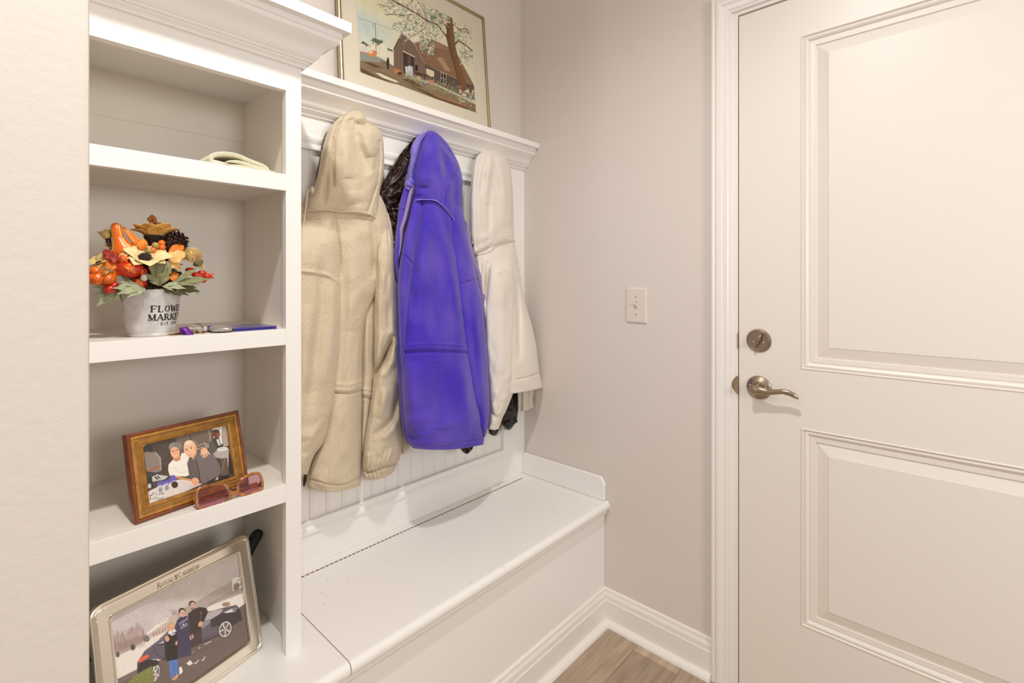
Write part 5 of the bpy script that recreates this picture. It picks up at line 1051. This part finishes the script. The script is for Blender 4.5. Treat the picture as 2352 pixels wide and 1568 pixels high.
garment('side_panel', [(838, 600), (842, 680), (832, 770), (831, 850), (830, 895), (831, 940), (830, 1000), (831, 1040)], [(868, 600), (868, 680), (864, 770), (861, 850), (857, 908), (850, 950), (842, 1000), (835, 1040)], [.02, .03, .038, .042, .046, .046, .042, .03], 1.335, M_BEIGE, bj,
        folds=[([(830, 893), (858, 896)], .004, 3.5), ([(830, 902), (858, 907)], .0045, 5), ([(830, 911), (858, 917)], -.004, 2), ([(842, 700), (842, 860)], .006, 6, 'gt')], nu=34, nv=170)
garment('sleeve', [(694, 470), (672, 560), (655, 650), (640, 760), (640, 880), (645, 960), (655, 1020), (670, 1070), (684, 1098)], [(756, 485), (777, 545), (784, 645), (784, 755), (774, 882), (761, 955), (748, 1008), (722, 1046), (706, 1090)], [.004, .046, .050, .053, .056, .058, .056, .05, .035], [1.345, 1.298, 1.296, 1.298, 1.300, 1.300, 1.300, 1.300, 1.300], M_BEIGE, bj,
        folds=[([(692, 622), (720, 625), (750, 631), (772, 642), (784, 656)], .004, 3.8), ([(745, 560), (738, 700), (720, 850), (700, 1000)], -.010, 12, 'gt'), ([(768, 640), (765, 760), (752, 880)], .006, 10, 'gt'), ([(706, 700), (700, 900)], .008, 16, 'gt'), ([(745, 960), (720, 1000), (700, 1040)], .006, 8, 'gt')], nu=70, nv=380, rough=(.002, 18))
garment('sleeve', [(872, 500), (866, 570), (862, 640), (859, 720), (859, 800), (857, 866), (848, 940), (838, 1000), (834, 1045), (833, 1078), (834, 1092), (842, 1102)],
        [(893, 492), (902, 560), (908, 630), (914, 720), (917, 800), (923, 870), (925, 950), (926, 1008), (919, 1050), (910, 1070), (906, 1080), (900, 1087)],
        [.008, .042, .047, .05, .056, .062, .064, .062, .056, .05, .046, .038], [1.345, 1.304, 1.306] + [1.311] * 9, M_BEIGE, bj,
        folds=[([(903, 766), (896, 790), (882, 822), (866, 850), (858, 872)], -.034, 6, 'gt'), ([(893, 752), (908, 790), (902, 830), (880, 868)], .012, 8, 'gt'), ([(880, 760), (868, 800), (862, 840)], .008, 8, 'gt'), ([(858, 1002), (880, 985), (903, 960), (914, 915), (917, 880)], -.016, 8, 'gt'), ([(880, 1012), (905, 985), (920, 950)], .008, 8, 'gt'), ([(868, 960), (880, 930), (890, 890)], .008, 12, 'gt'), ([(832, 1079), (845, 1084), (862, 1080), (880, 1073), (893, 1068), (910, 1063)], -.010, 4)] +
               [([(838 + 9 * k, 1082 - 1.5 * k), (842 + 9 * k, 1101 - 2.2 * k)], .0045, 2) for k in range(8)] + [([(846 + 11 * k, 1040 - 2 * k), (842 + 9 * k, 1076 - 2 * k)], .006, 4, 'gt') for k in range(6)],
        nu=70, nv=260, bow=6, rough=(.0025, 10))
garment('cuff', [(920, 990), (921, 1010), (923, 1030), (924, 1043)], [(932, 1000), (936, 1015), (940, 1028), (934, 1040)], [.012, .016, .018, .012], 1.338, M_BEIGE, bj, nu=20, nv=24)
garment('hood', [(806, 254), (786, 265), (768, 281), (755, 299), (744, 334), (736, 374), (729, 410), (720, 437), (709, 460), (702, 484)], [(824, 253), (838, 266), (847, 281), (866, 293), (878, 309), (882, 352), (881, 400), (873, 438), (872, 470), (873, 500)],
        [.014, .036, .046, .052, .058, .062, .064, .064, .060, .050], 1.328, M_BEIGE, bj,
        folds=[([(790, 262), (776, 290), (768, 318), (766, 370), (767, 425)], -.008, 3.2), ([(779, 290), (757, 320), (748, 360), (742, 405)], .006, 8, 'gt'), ([(806, 272), (814, 300), (822, 335), (834, 365), (848, 400)], -.013, 12, 'gt'), ([(846, 300), (848, 330), (852, 360)], .010, 14, 'gt'), ([(795, 300), (794, 350), (800, 410)], .010, 16, 'gt'), ([(815, 256), (832, 268), (842, 282)], .010, 10, 'gt'), ([(812, 285), (830, 288), (850, 298)], -.010, 8, 'gt'), ([(872, 325), (874, 370), (868, 420), (852, 468), (846, 486)], -.005, 3), ([(752, 395), (748, 430), (744, 470)], -.008, 6, 'gt'), ([(800, 440), (805, 470)], .006, 18, 'gt'), ([(870, 340), (864, 390), (872, 430)], -.006, 7, 'gt')],
        nu=90, nv=170, bow=-4, rough=(.0018, 10), hem=.004, pw=2.9)
cord('hood_seam', [(701, 484), (722, 484), (744, 481), (766, 484), (782, 487), (797, 486), (820, 486), (843, 490), (858, 497), (869, 503)], [1.310, 1.292, 1.280, 1.276, 1.272, 1.270, 1.272, 1.276, 1.286, 1.308], .0022, M_BEIGE, bj)
cord('drawcord', [(712, 433), (707, 445), (703, 470), (700, 495), (696, 525), (692, 560)], [1.292, 1.296, 1.296, 1.294, 1.29, 1.288], .0022, M_PLAST, bj)
MB().ball(at(717.5, 436, 1.284), .0065, 12, (.75, .75, 1.5)).build('toggle', M_PLAST, bj, smooth=True)
cord('drawcord', [(891, 490), (896, 515), (901, 550), (905, 590), (909, 622), (911, 632)], [1.318, 1.312, 1.306, 1.302, 1.30, 1.30], .0018, M_PLAST, bj)
MB().tube([at(911, 632, 1.299), at(914, 650, 1.299)], [.0022, .0016], 8).build('cord_end', mat('bright_screw', (226, 200, 172), .2, 1.), bj, smooth=True)
MB().tube([at(702, 1090, 1.262), at(700, 1104, 1.262), at(698, 1116, 1.263)], [.004, .0045, .002], 6).build('zipper_pull', mat('dark_bronze', (58, 44, 36), .4, .7), bj)

# brown puffer behind, between the beige and the purple jackets
bp_ = thing('brown_puffer_jacket', 'shiny dark brown nylon jacket squeezed between beige and purple jackets', 'jacket', tuple(at(920, 450, 1.345)), 'coats on the coat panel')
garment('body', [(952, 316), (935, 335), (917, 357), (894, 394), (871, 437), (879, 466), (891, 490), (898, 523), (905, 590), (914, 660), (935, 800), (970, 930), (1040, 1000), (1056, 1026)], [(992, 310), (1000, 330), (1010, 360), (1020, 400), (1030, 450), (1040, 500), (1050, 560), (1060, 620), (1070, 690), (1080, 760), (1090, 850), (1094, 950), (1092, 1008), (1086, 1030)],
        [.006, .016, .02, .022, .022, .022, .02, .018, .016, .016, .016, .016, .016, .014], [1.343] * 7 + [1.335, 1.325, 1.31, 1.295, 1.28, 1.265, 1.26], M_NYL, bp_,
        folds=[([(950, 330), (920, 372), (898, 402), (878, 436)], -.005, 4), ([(945, 350), (925, 395), (905, 425)], .007, 5, 'gt'), ([(940, 390), (915, 420), (885, 440)], -.007, 4, 'gt'), ([(935, 420), (905, 445), (885, 460)], .007, 5, 'gt'), ([(930, 440), (915, 470), (895, 480)], -.006, 4, 'gt'), ([(918, 410), (922, 440), (930, 470)], .006, 5, 'gt'), ([(900, 485), (915, 487), (925, 478)], -.006, 3)], nu=70, nv=260, bow=14, rough=(.004, 5), back=.010)

# purple fleece jacket
pj = thing('purple_fleece_jacket', 'bright purple hooded fleece jacket hanging in the middle of the panel', 'jacket', tuple(at(1010, 700, 1.33)), 'coats on the coat panel')
YPJ = [1.318, 1.306, 1.296, 1.286, 1.276, 1.266, 1.252, 1.240, 1.226, 1.218, 1.212, 1.208, 1.206, 1.206]
garment('sleeve', [(948, 440), (941, 470), (936, 500), (929, 530), (923, 560), (919, 590), (914, 645), (915, 700), (917, 760), (920, 830), (925, 890)], [(975, 440), (976, 470), (972, 500), (968, 530), (962, 560), (956, 590), (948, 645), (941, 700), (935, 760), (932, 830), (930, 890)],
        [.030, .036, .040, .044, .046, .048, .05, .05, .048, .042, .03], [1.318, 1.309, 1.302, 1.295, 1.288, 1.282, 1.274, 1.266, 1.256, 1.244, 1.236], M_PURF, pj, folds=[([(922, 584), (930, 588), (937, 594), (946, 606)], -.004, 2.4), ([(940, 520), (932, 580), (926, 640)], .005, 7, 'gt')], nu=40, nv=200, back=.03)
garment('sleeve', [(1010, 450), (1016, 490), (1024, 545), (1034, 600), (1044, 654), (1053, 720), (1058, 764), (1066, 820), (1076, 880), (1088, 940), (1104, 990), (1110, 1004)], [(1058, 450), (1066, 495), (1075, 545), (1088, 600), (1098, 642), (1109, 700), (1116, 764), (1121, 830), (1124, 895), (1125, 945), (1120, 982), (1114, 1003)],
        [.040, .046, .05, .052, .055, .058, .06, .062, .062, .060, .052, .042], [1.322, 1.310, 1.298, 1.288, 1.276, 1.262, 1.250, 1.238, 1.228, 1.222, 1.216, 1.214], M_PURF, pj,
        folds=[([(1061, 653), (1070, 648), (1078, 646), (1098, 641)], -.004, 2.4), ([(1085, 680), (1098, 780), (1108, 880), (1112, 940)], .007, 9, 'gt'), ([(1075, 640), (1085, 760), (1098, 880)], -.006, 8, 'gt'), ([(1098, 930), (1108, 975)], -.006, 4, 'gt')], nu=56, nv=260, back=.05)
garment('back_panel', [(962, 440), (965, 478), (959, 528), (944, 601), (937, 660), (929, 732), (925, 790), (923, 850), (924, 900), (927, 950), (931, 980), (936, 1004), (944, 1020), (954, 1030)],
        [(1046, 440), (1045, 490), (1047, 545), (1055, 600), (1063, 654), (1071, 720), (1077, 764), (1083, 810), (1090, 860), (1098, 910), (1106, 955), (1111, 988), (1112, 1006), (1110, 1021)],
        [.046, .054, .062, .068, .072, .076, .078, .08, .082, .084, .085, .082, .078, .068], YPJ, M_PURF, pj,
        folds=[([(1004, 480), (1022, 560), (1040, 640), (1052, 720), (1062, 800)], .009, 10, 'gt'), ([(985, 470), (978, 560), (966, 680)], .008, 16, 'gt'), ([(1004, 540), (1008, 640), (1010, 770)], -.006, 24, 'gt'), ([(958, 560), (952, 640), (945, 740)], -.004, 8, 'gt'),
               ([(1010, 830), (1014, 900), (1014, 980)], -.012, 32, 'gt'), ([(950, 830), (946, 920), (952, 990)], .010, 18, 'gt'), ([(1062, 840), (1072, 920), (1085, 1000)], .009, 16, 'gt'), ([(932, 985), (945, 1000), (958, 1010)], -.012, 8, 'gt'), ([(918, 796), (960, 790), (999, 789), (1040, 791), (1082, 797)], .004, 3.6), ([(918, 803), (960, 798), (999, 798), (1040, 800), (1084, 804)], .0035, 4), ([(918, 812), (960, 809), (999, 808), (1040, 809), (1086, 812)], -.004, 3.2),
               ([(944, 1016), (985, 1026), (1024, 1022), (1062, 1015), (1110, 1010)], -.002, 3)],
        nu=120, nv=460, bow=7, bowp=10, rough=(.0018, 20), back=.06, pw=2.7)
garment('hood', [(984, 300), (977, 306), (968, 326), (959, 360), (950, 390), (946, 412), (949, 430), (949, 448), (948, 463)], [(993, 300), (1004, 305), (1025, 326), (1042, 352), (1055, 380), (1062, 410), (1062, 450), (1062, 490), (1066, 534)],
        [.014, .034, .05, .06, .067, .070, .070, .064, .056], [1.330, 1.330, 1.328, 1.325, 1.322, 1.319, 1.316, 1.312, 1.308], M_PURF, pj,
        folds=[([(996, 306), (1015, 325), (1032, 348), (1048, 372)], -.010, 5, 'gt'), ([(1000, 318), (1004, 345), (1010, 375), (1020, 420)], .010, 9, 'gt'), ([(1015, 345), (1024, 380), (1026, 420)], -.012, 12, 'gt'), ([(1051, 383), (1036, 411), (1025, 436), (1020, 464)], -.005, 2.6), ([(985, 330), (978, 380), (975, 430)], .009, 18, 'gt'), ([(1046, 400), (1044, 450), (1052, 500)], -.010, 9, 'gt'), ([(962, 360), (955, 400), (955, 440)], -.006, 6, 'gt')], nu=90, nv=170, bow=-36, bowp=5, rough=(.0015, 12), hem=.003)
cord('hood_seam', [(948, 464), (958, 459), (979, 458), (998, 460), (1012, 468), (1030, 486), (1046, 509), (1057, 525)], [1.288, 1.272, 1.256, 1.249, 1.247, 1.250, 1.262, 1.294], .0022, M_PURL, pj)
garment('hood_lining', [(981, 302), (965, 309), (952, 324), (946, 340), (945, 356), (940, 388), (937, 405), (931, 418), (929, 430), (938, 440)], [(987, 301), (979, 309), (969, 326), (960, 360), (951, 390), (947, 410), (951, 418), (954, 424), (951, 436), (945, 447)], [.01, .018, .024, .026, .028, .03, .034, .036, .034, .02], 1.316, M_PURL, pj, nu=26, nv=100, rough=(.0025, 5),
        folds=[([(935, 412), (950, 426)], -.006, 3), ([(932, 428), (948, 432)], -.006, 3), ([(940, 415), (938, 440)], .005, 3)])
garment('front_flap', [(930, 427), (921, 459), (917, 480), (914, 510), (909, 556), (906, 602), (910, 632), (914, 650)], [(946, 432), (943, 456), (936, 480), (931, 505), (924, 530), (921, 558), (916, 600), (916, 640)], [.014, .020, .022, .022, .022, .022, .018, .01], [1.308, 1.302, 1.298, 1.294, 1.288, 1.282, 1.278, 1.274], M_PURF, pj, folds=[([(915, 477), (930, 477)], .003, 3)], nu=30, nv=130)
def zipper(line, Y, side):
    Ln = cr(line, 120); Yn = cr(Y, 120)[:, 0]; P3 = [at(x, y, q) for (x, y), q in zip(Ln, Yn)]
    tw = np.minimum(1, np.minimum(np.arange(120), np.arange(119, -1, -1)) / 14); off = np.stack([Ln[:, 0] + side * 8.5 * tw, Ln[:, 1]], 1); Q3 = [at(x, y, q + .004) for (x, y), q in zip(off, Yn)]
    t = MB().grid([[a, b] for a, b in zip(P3, Q3)], flip=side > 0).build('zipper_tape', M_ZIPT, pj); k = t.modifiers.new('thickness', 'SOLIDIFY'); k.thickness = .0012; k.offset = 0
    z = MB()
    for i in range(0, 119):
        p, q = P3[i], P3[i + 1]; ax = (q - p) * .5; sd = np.cross(ax, (0, 1, 0)); sd /= np.linalg.norm(sd) + 1e-9
        z.obox(p - sd * .0022 + np.array((0, -.0022, 0)), ax, sd * .0044, (0, .003, 0))
    z.build('zipper_teeth', M_ZIP, t)
zipper([(953, 425), (947, 445), (940, 477), (933, 505), (926, 528), (924, 556), (918, 588), (910, 613)], [1.272, 1.270, 1.268, 1.266, 1.264, 1.262, 1.260, 1.262], -1)
zipper([(1068, 508), (1070, 527), (1075, 562), (1086, 600), (1098, 641), (1110, 712), (1114, 745)], [1.296, 1.290, 1.284, 1.276, 1.268, 1.254, 1.248], 1)

# black jacket with grey piping, off-white shirt, white hoodie
bl_ = thing('black_jacket', 'black jacket with grey piped hem showing under the white hoodie', 'jacket', tuple(at(1160, 900, 1.345)), 'coats on the coat panel')
garment('body', [(1140, 700), (1146, 800), (1152, 860), (1156, 920), (1152, 955), (1151, 970), (1160, 984)], [(1186, 700), (1188, 800), (1190, 880), (1191, 930), (1188, 960), (1189, 968), (1182, 974)], [.008, .014, .016, .018, .018, .018, .014], 1.33, M_BLK, bl_, nu=40, nv=120, rough=(.003, 5), bow=8, bowp=14, back=.008)
garment('cuff', [(1112, 880), (1117, 940), (1120, 980), (1124, 994)], [(1156, 880), (1155, 940), (1152, 975), (1142, 996)], [.012, .016, .018, .014], 1.30, M_BLK, bl_, nu=30, nv=60, bow=6, bowp=14, back=.006, rough=(.002, 5))
cord('piping', [(1151, 970), (1154, 979), (1160, 985), (1168, 985), (1176, 980), (1182, 973), (1189, 968)], [1.319, 1.315, 1.312, 1.311, 1.312, 1.316, 1.323], .0014, M_PIP, bl_)
cord('piping', [(1122, 994), (1130, 999), (1139, 1000), (1146, 994), (1151, 986), (1153, 976)], [1.295, 1.287, 1.284, 1.285, 1.290, 1.296], .0014, M_PIP, bl_)
os_ = thing('offwhite_shirt', 'off-white cotton shirt hem hanging lowest under the white hoodie at right', 'shirt', tuple(at(1208, 920, 1.345)), 'coats on the coat panel')
garment('hem', [(1186, 780), (1187, 860), (1189, 905), (1190, 930), (1191, 944)], [(1224, 780), (1228, 860), (1227, 900), (1224, 915), (1226, 934)], [.012, .014, .016, .016, .014], 1.30, M_SHIRT, os_, nu=44, nv=90, folds=[([(1196 + 8 * k, 890), (1195 + 8 * k, 945)], .006 * (1 if k % 2 else -1), 3.2) for k in range(4)], bow=4, bowp=10, back=.006)
wh = thing('white_hoodie', 'white hooded sweatshirt hanging next to the right wall', 'hoodie', tuple(at(1140, 600, 1.33)), 'coats on the coat panel')
garment('body', [(1087, 572), (1096, 620), (1104, 680), (1112, 760), (1126, 830), (1146, 880), (1158, 906)], [(1181, 546), (1192, 613), (1206, 691), (1222, 748), (1232, 796), (1239, 852), (1247, 890)], [.034, .046, .055, .06, .062, .062, .056], [1.325, 1.312, 1.298, 1.284, 1.272, 1.264, 1.258], M_WHT, wh,
        folds=[([(1187, 872), (1215, 865), (1240, 856)], -.004, 2.2), ([(1119, 600), (1118, 640), (1114, 700)], -.010, 5, 'gt'), ([(1105, 600), (1110, 660), (1112, 740)], .006, 7, 'gt'), ([(1187, 640), (1192, 720), (1194, 830)], -.012, 6, 'gt'), ([(1165, 570), (1175, 600), (1186, 650)], .004, 7, 'gt'), ([(1205, 720), (1215, 800), (1222, 860)], .004, 12, 'gt'), ([(1105, 590), (1106, 640)], -.005, 4, 'gt')], nu=80, nv=220, bow=2, bowp=10, rough=(.0014, 12))
garment('sleeve', [(1136, 566), (1124, 618), (1115, 700), (1117, 780), (1122, 860), (1125, 915), (1127, 945), (1125, 962), (1121, 983)], [(1170, 562), (1181, 625), (1187, 720), (1190, 790), (1189, 850), (1179, 900), (1163, 942), (1155, 958), (1146, 984)], [.004, .040, .044, .047, .05, .05, .044, .040, .036], [1.345, 1.278, 1.268, 1.258, 1.250, 1.246, 1.242, 1.242, 1.242], M_WHT, wh,
        folds=[([(1143, 626), (1155, 621), (1166, 621), (1178, 624)], .003, 2.4), ([(1126, 947), (1136, 955), (1146, 958), (1157, 957)], -.007, 3.2), ([(1150, 640), (1156, 740), (1156, 860)], .006, 12, 'gt'), ([(1130, 700), (1132, 800), (1134, 900)], -.004, 10, 'gt'), ([(1172, 700), (1176, 800), (1168, 900)], .004, 8, 'gt'), ([(1132, 940), (1134, 925)], .004, 4, 'gt'), ([(1150, 948), (1158, 925)], .004, 5, 'gt')], nu=60, nv=230, rough=(.0014, 10), bow=4, bowp=12)
garment('hood', [(1121, 344), (1107, 349), (1097, 358), (1090, 374), (1085, 405), (1081, 448), (1080, 495), (1082, 540), (1085, 566), (1087, 584)], [(1131, 343), (1145, 351), (1157, 360), (1167, 369), (1174, 397), (1177, 436), (1178, 485), (1178, 520), (1180, 540), (1182, 553)], [.008, .020, .030, .036, .042, .044, .044, .042, .038, .032], [1.33, 1.326, 1.322, 1.320, 1.319, 1.318, 1.317, 1.316, 1.316, 1.316], M_WHT, wh,
        folds=[([(1106, 352), (1097, 376), (1093, 410), (1092, 470), (1095, 570)], -.0026, 2.2), ([(1126, 346), (1122, 400), (1120, 470)], .008, 8, 'gt'), ([(1138, 352), (1140, 420), (1142, 500)], -.003, 9, 'gt'), ([(1127, 400), (1123, 470), (1124, 555)], -.008, 7, 'gt'), ([(1126, 346), (1112, 390), (1103, 450)], -.005, 5, 'gt'), ([(1128, 346), (1147, 400), (1156, 480)], -.004, 6, 'gt'), ([(1142, 362), (1152, 430), (1160, 520)], .005, 11, 'gt'), ([(1150, 356), (1166, 410), (1172, 470)], -.003, 9, 'gt'), ([(1112, 400), (1110, 470), (1109, 540)], -.003, 8, 'gt')], nu=80, nv=170, bow=-6, bowp=8, rough=(.001, 10), hem=.003, pw=2.8)
cord('neck_seam', [(1086, 585), (1097, 582), (1108, 579), (1124, 570), (1135, 557), (1146, 551), (1158, 549), (1170, 550), (1183, 554)], [1.311, 1.293, 1.284, 1.276, 1.273, 1.274, 1.278, 1.290, 1.313], .0018, M_WHT, wh)
MB().lathe([(.0022, .0), (.004, 0), (.004, .0012), (.0022, .0012), (.0022, 0)], at(1086.5, 561, 1.297), (-.3, -1, 0), 16).build('eyelet', mat('dark_bronze', (58, 44, 36), .4, .7), wh, smooth=True)
cord('drawcord', [(1085, 560), (1084, 550), (1081, 540), (1080, 530)], [1.296, 1.304, 1.308, 1.312], .0013, M_PLAST, wh)
